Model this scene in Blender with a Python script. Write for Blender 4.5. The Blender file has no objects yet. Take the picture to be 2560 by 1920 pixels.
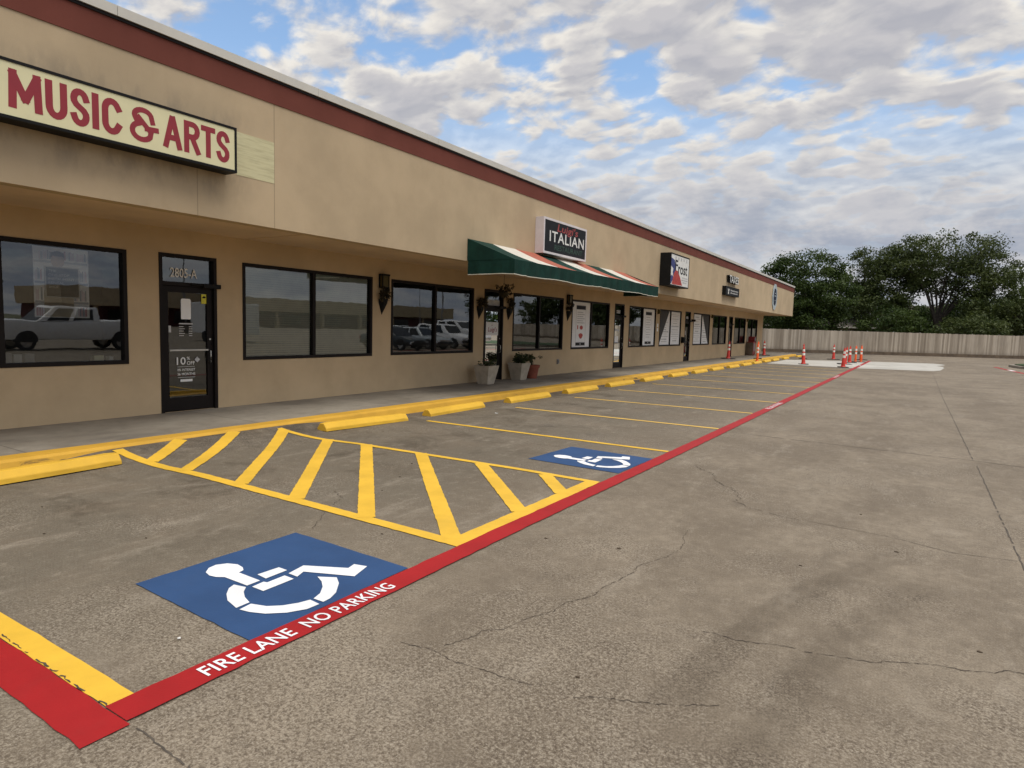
import bpy, bmesh, math, random
import numpy as np
from mathutils import Vector, Matrix
sc = bpy.context.scene
COL = sc.collection
rnd = random.Random(7)
R = math.radians

# ------------------------------------------------------------------ camera
F, YAW, PIT, ROL, CAMH = 1610.0, 0.5600, 0.0895, 0.0285, 1.7
def cam_axes():
    cy, sy, cp, sp = math.cos(YAW), math.sin(YAW), math.cos(PIT), math.sin(PIT)
    fwd = Vector((-sy*cp, cy*cp, -sp)); right = Vector((cy, sy, 0)); up = right.cross(fwd)
    cr, sr = math.cos(ROL), math.sin(ROL)
    return cr*right + sr*up, -sr*right + cr*up, fwd
_r, _u, _f = cam_axes()
cd = bpy.data.cameras.new("camera"); cam = bpy.data.objects.new("camera", cd); COL.objects.link(cam)
cam.matrix_world = Matrix(((_r.x, _u.x, -_f.x, 0), (_r.y, _u.y, -_f.y, 0), (_r.z, _u.z, -_f.z, CAMH), (0, 0, 0, 1)))
cd.sensor_fit = 'HORIZONTAL'; cd.sensor_width = 36.0; cd.lens = F/2560*36; cd.clip_end = 3000; cd.clip_start = 0.05
sc.camera = cam
def depth_pt(px, depth, z=0.0):
    """point at a given distance along the view axis under image column px"""
    d = _f + _r*((px-1280)/F) ; d = Vector((d.x, d.y, 0)); h = Vector((_f.x, _f.y, 0)).normalized()
    d *= depth/d.dot(h); return Vector((d.x, d.y, z))

# ------------------------------------------------------------------ colour management
sc.view_settings.view_transform = 'Standard'; sc.view_settings.look = 'None'
sc.view_settings.gamma = 1; sc.view_settings.use_curve_mapping = False
sc.view_settings.exposure = 0.55
sc.cycles.use_denoising = True
sc.cycles.max_bounces = 8; sc.cycles.diffuse_bounces = 4; sc.cycles.glossy_bounces = 4; sc.cycles.transparent_max_bounces = 12
sc.cycles.caustics_reflective = False; sc.cycles.caustics_refractive = False

# ------------------------------------------------------------------ node helper
class NT:
    def __init__(s, tree): s.t = tree
    def n(s, typ, **kw):
        nd = s.t.nodes.new(typ)
        for k, v in kw.items():
            if k == 'i':
                for kk, vv in v.items():
                    if hasattr(vv, 'is_linked') or hasattr(vv, 'links'): s.t.links.new(vv, nd.inputs[kk])
                    else: nd.inputs[kk].default_value = vv
            else: setattr(nd, k, v)
        return nd
    def math(s, op, a, b=None, c=None, clamp=False):
        nd = s.t.nodes.new('ShaderNodeMath'); nd.operation = op; nd.use_clamp = clamp
        for k, v in enumerate((a, b, c)):
            if v is None: continue
            if isinstance(v, (int, float)): nd.inputs[k].default_value = v
            else: s.t.links.new(v, nd.inputs[k])
        return nd.outputs[0]
    def step(s, x, a, b):
        nd = s.t.nodes.new('ShaderNodeMapRange'); nd.interpolation_type = 'SMOOTHSTEP'
        s.t.links.new(x, nd.inputs[0]); nd.inputs[1].default_value = a; nd.inputs[2].default_value = b
        return nd.outputs[0]
    def mix(s, fac, a, b, blend='MIX'):
        nd = s.t.nodes.new('ShaderNodeMix'); nd.data_type = 'RGBA'; nd.blend_type = blend
        for sock, v in ((nd.inputs[0], fac), (nd.inputs[6], a), (nd.inputs[7], b)):
            if isinstance(v, (int, float)): sock.default_value = v
            elif isinstance(v, tuple): sock.default_value = (*v, 1) if len(v) == 3 else v
            else: s.t.links.new(v, sock)
        return nd.outputs[2]
    def noise(s, vec, scale, detail=4, rough=.55, dist=0.0, out=0):
        nd = s.n('ShaderNodeTexNoise', i={'Scale': scale, 'Detail': detail, 'Roughness': rough, 'Distortion': dist})
        s.t.links.new(vec, nd.inputs['Vector']); return nd.outputs[out]
    def vmul(s, vec, v):
        nd = s.n('ShaderNodeVectorMath', operation='MULTIPLY'); s.t.links.new(vec, nd.inputs[0]); nd.inputs[1].default_value = v
        return nd.outputs[0]
    def link(s, a, b): s.t.links.new(a, b)

# ------------------------------------------------------------------ sky
SUN_EL, SUN_ROT = 68.0, 112.0        # rotation clockwise from +Y (north)
world = bpy.data.worlds.new("World"); sc.world = world; world.use_nodes = True
w = NT(world.node_tree); w.t.nodes.clear()
sky = w.n('ShaderNodeTexSky', sky_type='NISHITA', sun_disc=False, sun_elevation=R(SUN_EL), sun_rotation=R(SUN_ROT), altitude=100.0, air_density=1.0, dust_density=1.0, ozone_density=2.5)
tc = w.n('ShaderNodeTexCoord'); gen = tc.outputs['Generated']
sp = w.n('ShaderNodeSeparateXYZ', i={0: gen})
zz = w.math('MAXIMUM', sp.outputs[2], 0.0)
den = w.math('ADD', zz, 0.26)
def plane(dx, dy):
    px = w.math('ADD', w.math('DIVIDE', sp.outputs[0], den), dx); py = w.math('ADD', w.math('DIVIDE', sp.outputs[1], den), dy)
    cb = w.n('ShaderNodeCombineXYZ', i={0: px, 1: py, 2: 0.35}); return cb.outputs[0]
def density(dx, dy):
    p = plane(dx, dy)
    mp = w.n('ShaderNodeMapping'); mp.inputs['Rotation'].default_value = (0, 0, R(28)); mp.inputs['Scale'].default_value = (1.0, 1.25, 1); w.link(p, mp.inputs[0])
    a = w.noise(mp.outputs[0], 6.8, 8, .56, .3)
    vo = w.n('ShaderNodeTexVoronoi', feature='SMOOTH_F1', i={'Scale': 9.0, 'Smoothness': 0.45, 'Detail': 1.5, 'Roughness': .5}); w.link(mp.outputs[0], vo.inputs['Vector'])
    v = w.math('SUBTRACT', 0.75, vo.outputs['Distance'])
    b = w.noise(mp.outputs[0], 1.7, 3, .5)
    d = w.math('ADD', w.math('MULTIPLY', a, 0.78), w.math('MULTIPLY', v, 0.26))
    return w.math('ADD', d, w.math('MULTIPLY', w.math('SUBTRACT', b, .5), 0.55))
d0 = density(5.3, 2.1); d1 = density(5.3+0.006, 2.1-0.036)
mask = w.step(d0, 0.19, 0.385)
hor = w.step(zz, 0.36, 0.16)                       # cloud deck closes up towards the horizon
mask = w.math('MAXIMUM', mask, w.math('MULTIPLY', hor, 0.93))
thick = w.step(d0, 0.33, 0.54)
lit = w.math('ADD', w.math('MULTIPLY', w.math('SUBTRACT', d0, d1), 4.5), 0.5, clamp=True)
ccol = w.mix(thick, (6.2, 5.9, 5.4), (3.95, 3.87, 4.0))
ccol = w.mix(w.math('MULTIPLY', w.math('SUBTRACT', 1.0, lit), 0.85), ccol, (2.95, 3.0, 3.35))
streak = w.noise(w.vmul(plane(1.0, 3.0), (1.3, .8, 1)), 3.2, 6, .6)
lowc = w.mix(w.step(streak, .38, .62), (2.35, 2.65, 3.3), (4.0, 4.0, 4.2))
ccol = w.mix(w.math('MULTIPLY', w.step(zz, 0.34, 0.10), 0.85), ccol, lowc)
skyc = w.n('ShaderNodeVectorMath', operation='MULTIPLY', i={1: (1.5, 1.5, 1.42)}); w.link(sky.outputs[0], skyc.inputs[0])
sund = (math.sin(R(SUN_ROT))*math.cos(R(SUN_EL)), math.cos(R(SUN_ROT))*math.cos(R(SUN_EL)), math.sin(R(SUN_EL)))
dt = w.n('ShaderNodeVectorMath', operation='DOT_PRODUCT', i={0: gen, 1: sund})
glow = w.math('ADD', 1.0, w.math('MULTIPLY', w.step(dt.outputs['Value'], 0.62, 1.0), 1.3))   # cloud is brighter round the veiled sun
gl3 = w.n('ShaderNodeVectorMath', operation='SCALE'); w.link(ccol, gl3.inputs[0]); w.link(glow, gl3.inputs['Scale'])
allc = w.mix(mask, skyc.outputs[0], gl3.outputs[0])
bg = w.n('ShaderNodeBackground', i={'Strength': 0.1}); w.link(allc, bg.inputs[0])
wo = w.n('ShaderNodeOutputWorld'); w.link(bg.outputs[0], wo.inputs[0])
world.cycles.sampling_method = 'MANUAL'; world.cycles.sample_map_resolution = 512

# ------------------------------------------------------------------ sun (veiled by cloud: wide and weak)
sl = bpy.data.lights.new("sun", 'SUN'); sl.energy = 1.5; sl.angle = R(40); sl.color = (1, .93, .82)
so = bpy.data.objects.new("sun", sl); COL.objects.link(so)
az = R(SUN_ROT); el = R(SUN_EL)
sdir = Vector((math.sin(az)*math.cos(el), math.cos(az)*math.cos(el), math.sin(el)))
so.rotation_euler = sdir.to_track_quat('Z', 'Y').to_euler(); so.location = (20, -10, 40)

# ================================================================== materials
MATS = {}
def new_mat(name):
    m = bpy.data.materials.new(name); m.use_nodes = True; nt = NT(m.node_tree)
    b = m.node_tree.nodes['Principled BSDF']; MATS[name] = m
    return m, nt, b
def pos(nt): return nt.n('ShaderNodeNewGeometry').outputs['Position']
def obj_co(nt): return nt.n('ShaderNodeTexCoord').outputs['Object']
def simple(name, col, rough=.6, metal=0, var=.12, scale=6, bump=0.0, bscale=60, spec=.5, world=False):
    m, nt, b = new_mat(name); p = pos(nt) if world else obj_co(nt)
    n1 = nt.noise(p, scale, 5, .6)
    c = nt.mix(nt.step(n1, .3, .7), tuple(x*(1-var) for x in col), tuple(min(1, x*(1+var)) for x in col))
    nt.link(c, b.inputs['Base Color'])
    b.inputs['Roughness'].default_value = rough; b.inputs['Metallic'].default_value = metal; b.inputs['Specular IOR Level'].default_value = spec
    if bump:
        bn = nt.n('ShaderNodeBump', i={'Strength': bump, 'Distance': .01}); nt.link(nt.noise(p, bscale, 3, .6), bn.inputs['Height']); nt.link(bn.outputs[0], b.inputs['Normal'])
    return m

def stucco(name, col, dirt=0.25, joints=False, grime=(.5, .42, .33)):
    m, nt, b = new_mat(name); p = pos(nt); s = nt.n('ShaderNodeSeparateXYZ', i={0: p})
    n1 = nt.noise(p, .9, 6, .6); n2 = nt.noise(nt.vmul(p, (1, 1.6, .45)), 2.4, 5, .6); n3 = nt.noise(p, 140, 2, .6)
    c = nt.mix(nt.step(n1, .3, .72), tuple(x*.90 for x in col), tuple(x*1.07 for x in col))
    c = nt.mix(nt.math('MULTIPLY', nt.step(n2, .52, .78), dirt), c, tuple(a*g for a, g in zip(col, grime)))
    c = nt.mix(nt.math('MULTIPLY', nt.math('SUBTRACT', n3, .5), .5, clamp=True), c, tuple(x*.6 for x in col))
    if joints:
        y = s.outputs[1]; z = s.outputs[2]
        l = None
        for yy in (6.48, 15.57, 24.66, 33.75, 42.84, -2.6):
            e = nt.math('SUBTRACT', 1.0, nt.step(nt.math('ABSOLUTE', nt.math('SUBTRACT', y, yy)), .003, .010))
            l = e if l is None else nt.math('MAXIMUM', l, e)
        e = nt.math('MULTIPLY', nt.math('SUBTRACT', 1.0, nt.step(nt.math('ABSOLUTE', nt.math('SUBTRACT', y, 5.245)), .003, .009)), nt.math('LESS_THAN', z, 3.72))
        l = nt.math('MAXIMUM', l, e)
        c = nt.mix(nt.math('MULTIPLY', l, .55), c, tuple(x*.35 for x in col))
        # grey run-off stains below the first shop sign
        st = nt.noise(nt.vmul(p, (1, 1.7, .8)), 1.7, 6, .65)
        zone = nt.math('MULTIPLY', nt.math('MULTIPLY', nt.step(z, 3.2, 3.6), nt.step(z, 4.75, 4.3)), nt.step(y, 6.3, 5.6))
        c = nt.mix(nt.math('MULTIPLY', nt.math('MULTIPLY', zone, nt.step(st, .42, .66)), .5), c, (.20, .17, .135))
    nt.link(c, b.inputs['Base Color']); b.inputs['Roughness'].default_value = .92; b.inputs['Specular IOR Level'].default_value = .2
    bn = nt.n('ShaderNodeBump', i={'Strength': .35, 'Distance': .006}); nt.link(nt.noise(p, 95, 4, .7), bn.inputs['Height']); nt.link(bn.outputs[0], b.inputs['Normal'])
    return m

def concrete(name, kind):
    m, nt, b = new_mat(name); p = pos(nt); s = nt.n('ShaderNodeSeparateXYZ', i={0: p}); x, y = s.outputs[0], s.outputs[1]
    big = nt.noise(p, .22, 5, .6); mid = nt.noise(nt.vmul(p, (1, .75, 1)), .95, 7, .62, .4); sm = nt.noise(p, 5.5, 6, .65)
    fine = nt.noise(p, 42, 4, .7); agg = nt.noise(p, 105, 2, .75)
    if kind == 'lot':
        lo, hi = (.155, .124, .088), (.248, .205, .150)
    elif kind == 'walk':
        lo, hi = (.19, .165, .13), (.29, .26, .21)
    else:
        lo, hi = (.40, .385, .345), (.50, .485, .44)
    c = nt.mix(nt.step(nt.math('ADD', nt.math('MULTIPLY', big, .5), nt.math('MULTIPLY', mid, .5)), .40, .60), lo, hi)
    c = nt.mix(nt.math('MULTIPLY', nt.step(sm, .45, .75), .35), c, tuple(v*.72 for v in lo))
    h = fine
    if kind == 'lot':
        blot = nt.noise(nt.vmul(p, (1.2, .7, 1)), 2.6, 7, .7, .6)
        c = nt.mix(nt.math('MULTIPLY', nt.step(blot, .52, .70), .45), c, (.130, .104, .076))
        # stalls are browner and dirtier than the drive lane
        st = nt.math('MULTIPLY', nt.step(x, -2.2, -4.8), .78)
        c = nt.mix(nt.math('MULTIPLY', st, nt.step(mid, .26, .56)), c, (.115, .100, .074))
        gut = nt.math('MULTIPLY', nt.step(x, -7.1, -7.9), nt.step(nt.noise(p, 2.3, 4, .6), .3, .6))
        c = nt.mix(nt.math('MULTIPLY', gut, .85), c, (.060, .050, .040))
        # light scoured patches, wide and streaky
        sc2 = nt.noise(nt.vmul(p, (1.8, .55, 1)), 1.5, 6, .7)
        c = nt.mix(nt.math('MULTIPLY', nt.step(sc2, .53, .72), .48), c, (.35, .305, .24))
        # oil spots
        vo = nt.n('ShaderNodeTexVoronoi', feature='F1', i={'Scale': .8, 'Randomness': 1.0}); nt.link(p, vo.inputs['Vector'])
        oil = nt.math('MULTIPLY', nt.step(nt.math('ADD', vo.outputs['Distance'], nt.math('MULTIPLY', nt.math('SUBTRACT', sm, .5), .35)), .22, .05), nt.step(x, -3.2, -5.2))
        c = nt.mix(nt.math('MULTIPLY', oil, .55), c, (.055, .047, .040))
        # tyre sweeps in the lane: two arcs
        marks = None
        for (x0, y0, x1, y1, wd) in ((-1.05, 2.6, -.15, 5.9, .15), (-.66, 2.2, .12, 5.5, .16)):
            L = math.hypot(x1-x0, y1-y0); ux, uy = (x1-x0)/L, (y1-y0)/L
            dx = nt.math('SUBTRACT', x, x0); dy = nt.math('SUBTRACT', y, y0)
            t = nt.math('ADD', nt.math('MULTIPLY', dx, ux), nt.math('MULTIPLY', dy, uy))
            q = nt.math('ADD', nt.math('MULTIPLY', dx, -uy), nt.math('MULTIPLY', dy, ux))
            q = nt.math('ADD', q, nt.math('MULTIPLY', nt.math('MULTIPLY', nt.math('SUBTRACT', t, L/2), nt.math('SUBTRACT', t, L/2)), .07))
            e = nt.math('MULTIPLY', nt.step(nt.math('ABSOLUTE', q), wd, wd*.3), nt.math('MULTIPLY', nt.step(t, 0, .5), nt.step(t, L, L-.6)))
            e = nt.math('MULTIPLY', e, nt.step(nt.noise(nt.vmul(p, (1, 1, 1)), 3.0, 5, .65), .10, .60))
            marks = e if marks is None else nt.math('MAXIMUM', marks, e)
        # worn areas with exposed aggregate
        wear = nt.math('ADD', nt.noise(p, .8, 6, .68), nt.math('MULTIPLY', nt.math('MULTIPLY', nt.step(y, 4.2, 1.8), nt.step(x, -4.6, -2.2)), .17))
        wear = nt.math('ADD', nt.math('MULTIPLY', nt.step(wear, .46, .66), .84), .14)
        peb = nt.noise(p, 56, 4, .72, .5); peb2 = nt.noise(p, 104, 3, .7)
        blo = nt.noise(nt.vmul(p, (1, .8, 1)), 9.5, 8, .78)
        c = nt.mix(nt.math('MULTIPLY', nt.step(blo, .49, .57), .30), c, (.115, .090, .065))
        c = nt.mix(nt.math('MULTIPLY', nt.step(blo, .46, .38), .26), c, (.36, .31, .24))
        c = nt.mix(nt.math('MULTIPLY', nt.math('MULTIPLY', nt.step(peb, .485, .42), wear), .52), c, (.38, .33, .255))
        c = nt.mix(nt.math('MULTIPLY', nt.math('MULTIPLY', nt.step(peb, .515, .58), wear), .66), c, (.066, .046, .031))
        c = nt.mix(nt.math('MULTIPLY', nt.math('MULTIPLY', nt.step(peb2, .58, .64), wear), .60), c, (.44, .395, .32))
        c = nt.mix(nt.math('MULTIPLY', nt.step(peb2, .50, .42), .34), c, (.090, .070, .050))
        c = nt.mix(nt.math('MULTIPLY', nt.step(agg, .52, .66), .36), c, (.34, .295, .23))
        h = nt.math('ADD', fine, nt.math('MULTIPLY', nt.math('MULTIPLY', peb, wear), .9))
        c = nt.mix(nt.math('MULTIPLY', marks, .58), c, (.58, .56, .54), 'MULTIPLY')
        grime = nt.math('MULTIPLY', nt.step(x, -3.0, -6.2), nt.step(nt.noise(nt.vmul(p, (.9, 1, 1)), 1.15, 6, .68, .8), .50, .66))
        c = nt.mix(nt.math('MULTIPLY', grime, .7), c, (.55, .52, .49), 'MULTIPLY')
    elif kind == 'walk':
        jl = nt.math('ABSOLUTE', nt.math('SUBTRACT', nt.math('FRACT', nt.math('DIVIDE', nt.math('ADD', y, 12.0), 3.03)), .5))
        c = nt.mix(nt.math('MULTIPLY', nt.math('GREATER_THAN', jl, .4975), .6), c, (.06, .052, .043))
        st = nt.noise(nt.vmul(p, (1, .35, 1)), 1.6, 5, .6)
        c = nt.mix(nt.math('MULTIPLY', nt.step(st, .5, .72), .5), c, (.105, .094, .08))
        c = nt.mix(nt.math('MULTIPLY', nt.step(agg, .55, .75), .25), c, (.09, .08, .065))
    else:
        br = nt.noise(nt.vmul(p, (.8, 7, 1)), 2.0, 4, .6)
        c = nt.mix(nt.math('MULTIPLY', nt.step(br, .45, .75), .35), c, (.45, .44, .40))
    nt.link(c, b.inputs['Base Color']); b.inputs['Roughness'].default_value = .82; b.inputs['Specular IOR Level'].default_value = .3
    bn = nt.n('ShaderNodeBump', i={'Strength': .45, 'Distance': .006}); nt.link(h, bn.inputs['Height']); nt.link(bn.outputs[0], b.inputs['Normal'])
    return m

def paint(name, col, wear=.25, rough=.62, under=(.2, .175, .145), chips=False):
    m, nt, b = new_mat(name); p = pos(nt)
    n1 = nt.noise(p, 2.2, 5, .6); n2 = nt.noise(p, 38, 5, .75); n3 = nt.noise(p, 160, 2, .6)
    c = nt.mix(nt.step(n1, .3, .7), tuple(v*.88 for v in col), tuple(min(1, v*1.05) for v in col))
    c = nt.mix(nt.math('MULTIPLY', nt.step(n3, .55, .75), .18), c, tuple(v*.55 for v in col))
    k = nt.step(nt.math('ADD', nt.math('MULTIPLY', n2, .6), nt.math('MULTIPLY', n1, .4)), .60, .68)
    c = nt.mix(nt.math('MULTIPLY', k, wear), c, under)
    c = nt.mix(nt.math('MULTIPLY', nt.step(nt.noise(nt.vmul(p, (1, .6, 1)), 1.3, 6, .7), .54, .70), wear*.7), c, tuple(v*.62+u*.25 for v, u in zip(col, under)))
    if chips:
        q = nt.noise(nt.vmul(p, (2, .7, 3)), 2.6, 6, .65, .6)
        z = nt.n('ShaderNodeSeparateXYZ', i={0: p}).outputs[2]
        k = nt.math('MULTIPLY', nt.step(q, .60, .66), nt.step(z, .115, .06))
        c = nt.mix(k, c, (.06, .05, .035))
    nt.link(c, b.inputs['Base Color']); b.inputs['Roughness'].default_value = rough; b.inputs['Specular IOR Level'].default_value = .3
    bn = nt.n('ShaderNodeBump', i={'Strength': .3, 'Distance': .004}); nt.link(nt.noise(p, 70, 4, .7), bn.inputs['Height']); nt.link(bn.outputs[0], b.inputs['Normal'])
    return m

def glass(name, tint=(.40, .42, .41), ior=2.2, wav=.006):
    m, nt, b = new_mat(name); m.node_tree.nodes.remove(b); p = pos(nt)
    bn = nt.n('ShaderNodeBump', i={'Strength': .12, 'Distance': wav}); nt.link(nt.noise(p, 1.6, 2, .5), bn.inputs['Height'])
    fr = nt.n('ShaderNodeFresnel', i={'IOR': ior})
    gl = nt.n('ShaderNodeBsdfGlossy', i={'Color': (.92, .95, .95, 1), 'Roughness': 0.0}); nt.link(bn.outputs[0], gl.inputs['Normal'])
    tr = nt.n('ShaderNodeBsdfTransparent', i={'Color': (*tint, 1)})
    mx = nt.n('ShaderNodeMixShader'); nt.link(fr.outputs[0], mx.inputs[0]); nt.link(tr.outputs[0], mx.inputs[1]); nt.link(gl.outputs[0], mx.inputs[2])
    out = [n for n in m.node_tree.nodes if n.type == 'OUTPUT_MATERIAL'][0]; nt.link(mx.outputs[0], out.inputs[0])
    return m

def leafmat(name, a, b_, trans=.35):
    m, nt, b = new_mat(name); p = pos(nt)
    g = nt.n('ShaderNodeNewGeometry')
    n1 = nt.noise(p, .45, 3, .6)
    f = nt.math('ADD', nt.math('MULTIPLY', g.outputs['Random Per Island'], .55), nt.math('MULTIPLY', nt.step(n1, .3, .7), .45))
    c = nt.mix(f, a, b_); nt.link(c, b.inputs['Base Color']); b.inputs['Roughness'].default_value = .55; b.inputs['Specular IOR Level'].default_value = .3
    tl = nt.n('ShaderNodeBsdfTranslucent'); nt.link(c, tl.inputs[0])
    mx = nt.n('ShaderNodeMixShader', i={0: trans}); nt.link(b.outputs[0], mx.inputs[1]); nt.link(tl.outputs[0], mx.inputs[2])
    out = [n for n in m.node_tree.nodes if n.type == 'OUTPUT_MATERIAL'][0]; nt.link(mx.outputs[0], out.inputs[0])
    return m

def woodmat(name, a, b_):
    m, nt, b = new_mat(name); p = pos(nt); g = nt.n('ShaderNodeNewGeometry')
    gr = nt.noise(nt.vmul(p, (6, 6, .5)), 5, 5, .65)
    st = nt.noise(nt.vmul(p, (1, 1, .25)), 1.1, 4, .6)
    f = nt.math('ADD', nt.math('MULTIPLY', g.outputs['Random Per Island'], .6), nt.math('MULTIPLY', gr, .4))
    c = nt.mix(f, a, b_); c = nt.mix(nt.math('MULTIPLY', nt.step(st, .45, .75), .35), c, tuple(v*.55 for v in a))
    z = nt.n('ShaderNodeSeparateXYZ', i={0: p}).outputs[2]
    base_dark = nt.math('MULTIPLY', nt.step(nt.math('ADD', z, nt.math('MULTIPLY', gr, .5)), .9, .35), .45)  # boards get darker towards the bottom, edge broken up by the grain
    lf = nt.noise(nt.vmul(p, (1, 1, .04)), .95, 6, .75)
    c = nt.mix(nt.math('MULTIPLY', nt.step(lf, .47, .62), .55), c, (.19, .155, .115))
    c = nt.mix(nt.math('MULTIPLY', nt.step(lf, .47, .36), .40), c, (.60, .53, .43))
    c = nt.mix(base_dark, c, (.075, .062, .048))
    nt.link(c, b.inputs['Base Color']); b.inputs['Roughness'].default_value = .9; b.inputs['Specular IOR Level'].default_value = .15
    return m

M_lot = concrete('lot_concrete', 'lot'); M_walk = concrete('walk_concrete', 'walk'); M_pad = concrete('fresh_concrete', 'pad')
M_earth = simple('dry_grass_earth', (.10, .10, .045), .95, var=.4, scale=.6, bump=.4, bscale=18, world=True)
M_wall = stucco('tan_stucco_wall', (.53, .40, .245), .06)
M_fascia = stucco('tan_stucco_fascia', (.485, .378, .245), .08, joints=True)
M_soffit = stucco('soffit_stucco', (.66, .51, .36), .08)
M_band = stucco('brick_red_band', (.165, .052, .038), .1)
M_coping = simple('pale_metal_coping', (.58, .56, .50), .5, var=.06, scale=1.5, world=True)
M_roof = simple('roof_membrane', (.35, .34, .32), .9, world=True)
M_frame = simple('dark_bronze_metal', (.012, .009, .008), .5, 0, spec=.15, var=.15, scale=3, world=True)
M_glass = glass('window_glass', (.95, .96, .94)); M_doorglass = glass('door_glass', (.80, .80, .77), 2.1)
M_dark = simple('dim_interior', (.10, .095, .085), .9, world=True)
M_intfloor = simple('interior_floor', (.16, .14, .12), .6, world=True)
M_blind = simple('pale_blind', (.74, .74, .58), .6, var=.05, world=True)
M_yellow = paint('yellow_paint', (.77, .47, .048), .30); M_kerb = paint('kerb_yellow_paint', (.62, .35, .040), .45, chips=True)
M_stop = paint('stop_yellow_paint', (.72, .43, .042), .25)
M_yellowold = paint('thin_yellow_paint', (.78, .50, .10), .55)
M_red = paint('red_paint', (.36, .012, .014), .20, rough=.6); M_blue = paint('blue_paint', (.028, .074, .185), .12, rough=.65)
M_white = paint('white_paint', (.84, .85, .86), .10); M_whiteold = paint('worn_white_paint', (.85, .75, .76), .4)
M_crack = simple('crack_dark', (.070, .054, .040), 1.0, var=.3, scale=20, world=True)
M_joint = simple('joint_sealant', (.085, .070, .055), .9, var=.25, scale=9, world=True)
M_black = simple('black_metal', (.010, .010, .010), .55, spec=.15); M_blackrub = simple('black_rubber', (.018, .017, .017), .8)
M_cream = simple('cream_sign_face', (.70, .655, .40), .4, var=.04, scale=2); M_signred = simple('sign_red', (.27, .020, .030), .4, var=.05)
M_patchm, _nt, _b = new_mat('pale_unpainted_patch')
_p = pos(_nt); _c = _nt.mix(_nt.step(_nt.noise(_nt.vmul(_p, (1, .8, 9)), 4, 5, .6), .4, .75), (.60, .56, .34), (.46, .42, .25)); _nt.link(_c, _b.inputs['Base Color']); _b.inputs['Roughness'].default_value = .85
M_whitebox = simple('white_metal', (.66, .62, .62), .45, var=.05); M_signblack = simple('black_sign_face', (.012, .013, .015), .5, spec=.15)
M_offwhite = simple('off_white', (.72, .72, .68), .5, var=.04); M_luired = simple('dull_red_letters', (.32, .045, .04), .5); M_luigreen = simple('dull_green_letters', (.012, .05, .028), .5)
M_txblue = simple('flag_blue', (.018, .032, .16), .45); M_txred = simple('flag_red', (.42, .035, .025), .45, var=.2); M_grey = simple('mid_grey', (.22, .22, .22), .6); M_curtain = simple('curtain_grey', (.055, .055, .055), .9); M_lgrey = simple('pale_grey', (.48, .48, .47), .6)
M_canvas_g = simple('green_canvas', (.006, .034, .025), .8, spec=.2, var=.2, scale=4, bump=.2, bscale=25); M_canvas_w = simple('white_canvas', (.58, .55, .48), .85, var=.08); M_canvas_r = simple('faded_red_canvas', (.36, .10, .06), .85, var=.15)
M_trim = simple('cream_piping', (.62, .60, .50), .7)
M_planter = simple('grey_planter', (.44, .38, .29), .85, var=.15, scale=5, bump=.25, bscale=40); M_terra = simple('terracotta', (.26, .075, .042), .85, var=.15, scale=6)
M_soil = simple('soil', (.03, .022, .015), 1)
M_leaf1 = leafmat('tree_leaves', (.016, .038, .007), (.076, .112, .022)); M_leaf2 = leafmat('tree_leaves_olive', (.024, .043, .010), (.090, .112, .028))
M_leaf3 = leafmat('shrub_leaves', (.020, .034, .010), (.085, .10, .035), .25); M_leafdry = leafmat('dried_flowers', (.022, .016, .007), (.07, .055, .025), .1)
M_bark = simple('bark', (.055, .045, .035), .95, var=.3, scale=5, bump=.6, bscale=12)
M_fence = woodmat('weathered_cedar', (.20, .165, .125), (.56, .49, .40)); M_kick = simple('dark_kickboard', (.12, .088, .06), .95, var=.25, scale=2)
M_orange = simple('cone_orange', (.56, .034, .018), .45, var=.12); M_orange2 = simple('cone_bright_orange', (.80, .11, .012), .45, var=.1); M_refl = simple('reflective_white', (.78, .76, .68), .35)
M_redbox = simple('red_cabinet', (.20, .012, .012), .4); M_brass = simple('dull_brass', (.09, .07, .02), .45, .4); M_steel = simple('brushed_steel', (.50, .49, .45), .35, .8)
M_paper = simple('white_paper', (.80, .80, .78), .7, var=.03); M_stickyel = simple('yellow_sticker', (.62, .55, .03), .5)
M_ledge = simple('shelf_white', (.6, .58, .54), .6)
M_carwhite = simple('white_car_paint', (.82, .82, .82), .22, var=.02); M_cardark = simple('dark_car_paint', (.035, .045, .05), .2, var=.05); M_carsilver = simple('silver_car_paint', (.42, .45, .46), .22, .4, var=.04)
M_carglass = simple('car_glass', (.006, .007, .008), .12, spec=.35); M_tyre = simple('tyre_rubber', (.02, .02, .02), .85); M_rim = simple('wheel_rim', (.45, .45, .45), .3, .8)
M_lamp = simple('headlamp', (.6, .62, .64), .1); M_tail = simple('tail_lamp', (.35, .01, .01), .2); M_chrome = simple('chrome', (.55, .55, .55), .15, .9)
M_shingle = simple('roof_shingle', (.10, .085, .075), .95, var=.35, scale=8); M_siding = simple('house_brick', (.22, .15, .11), .9, var=.2, scale=8); M_eave = simple('pale_eave', (.50, .48, .42), .7)
M_grass = simple('turf', (.03, .055, .014), .95, var=.5, scale=10, bump=.6, bscale=60, world=True)
M_burg = simple('burgundy_wall', (.09, .012, .012), .8, var=.2, scale=1)
M_light = simple('faded_bone', (.55, .52, .46), .8)

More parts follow.
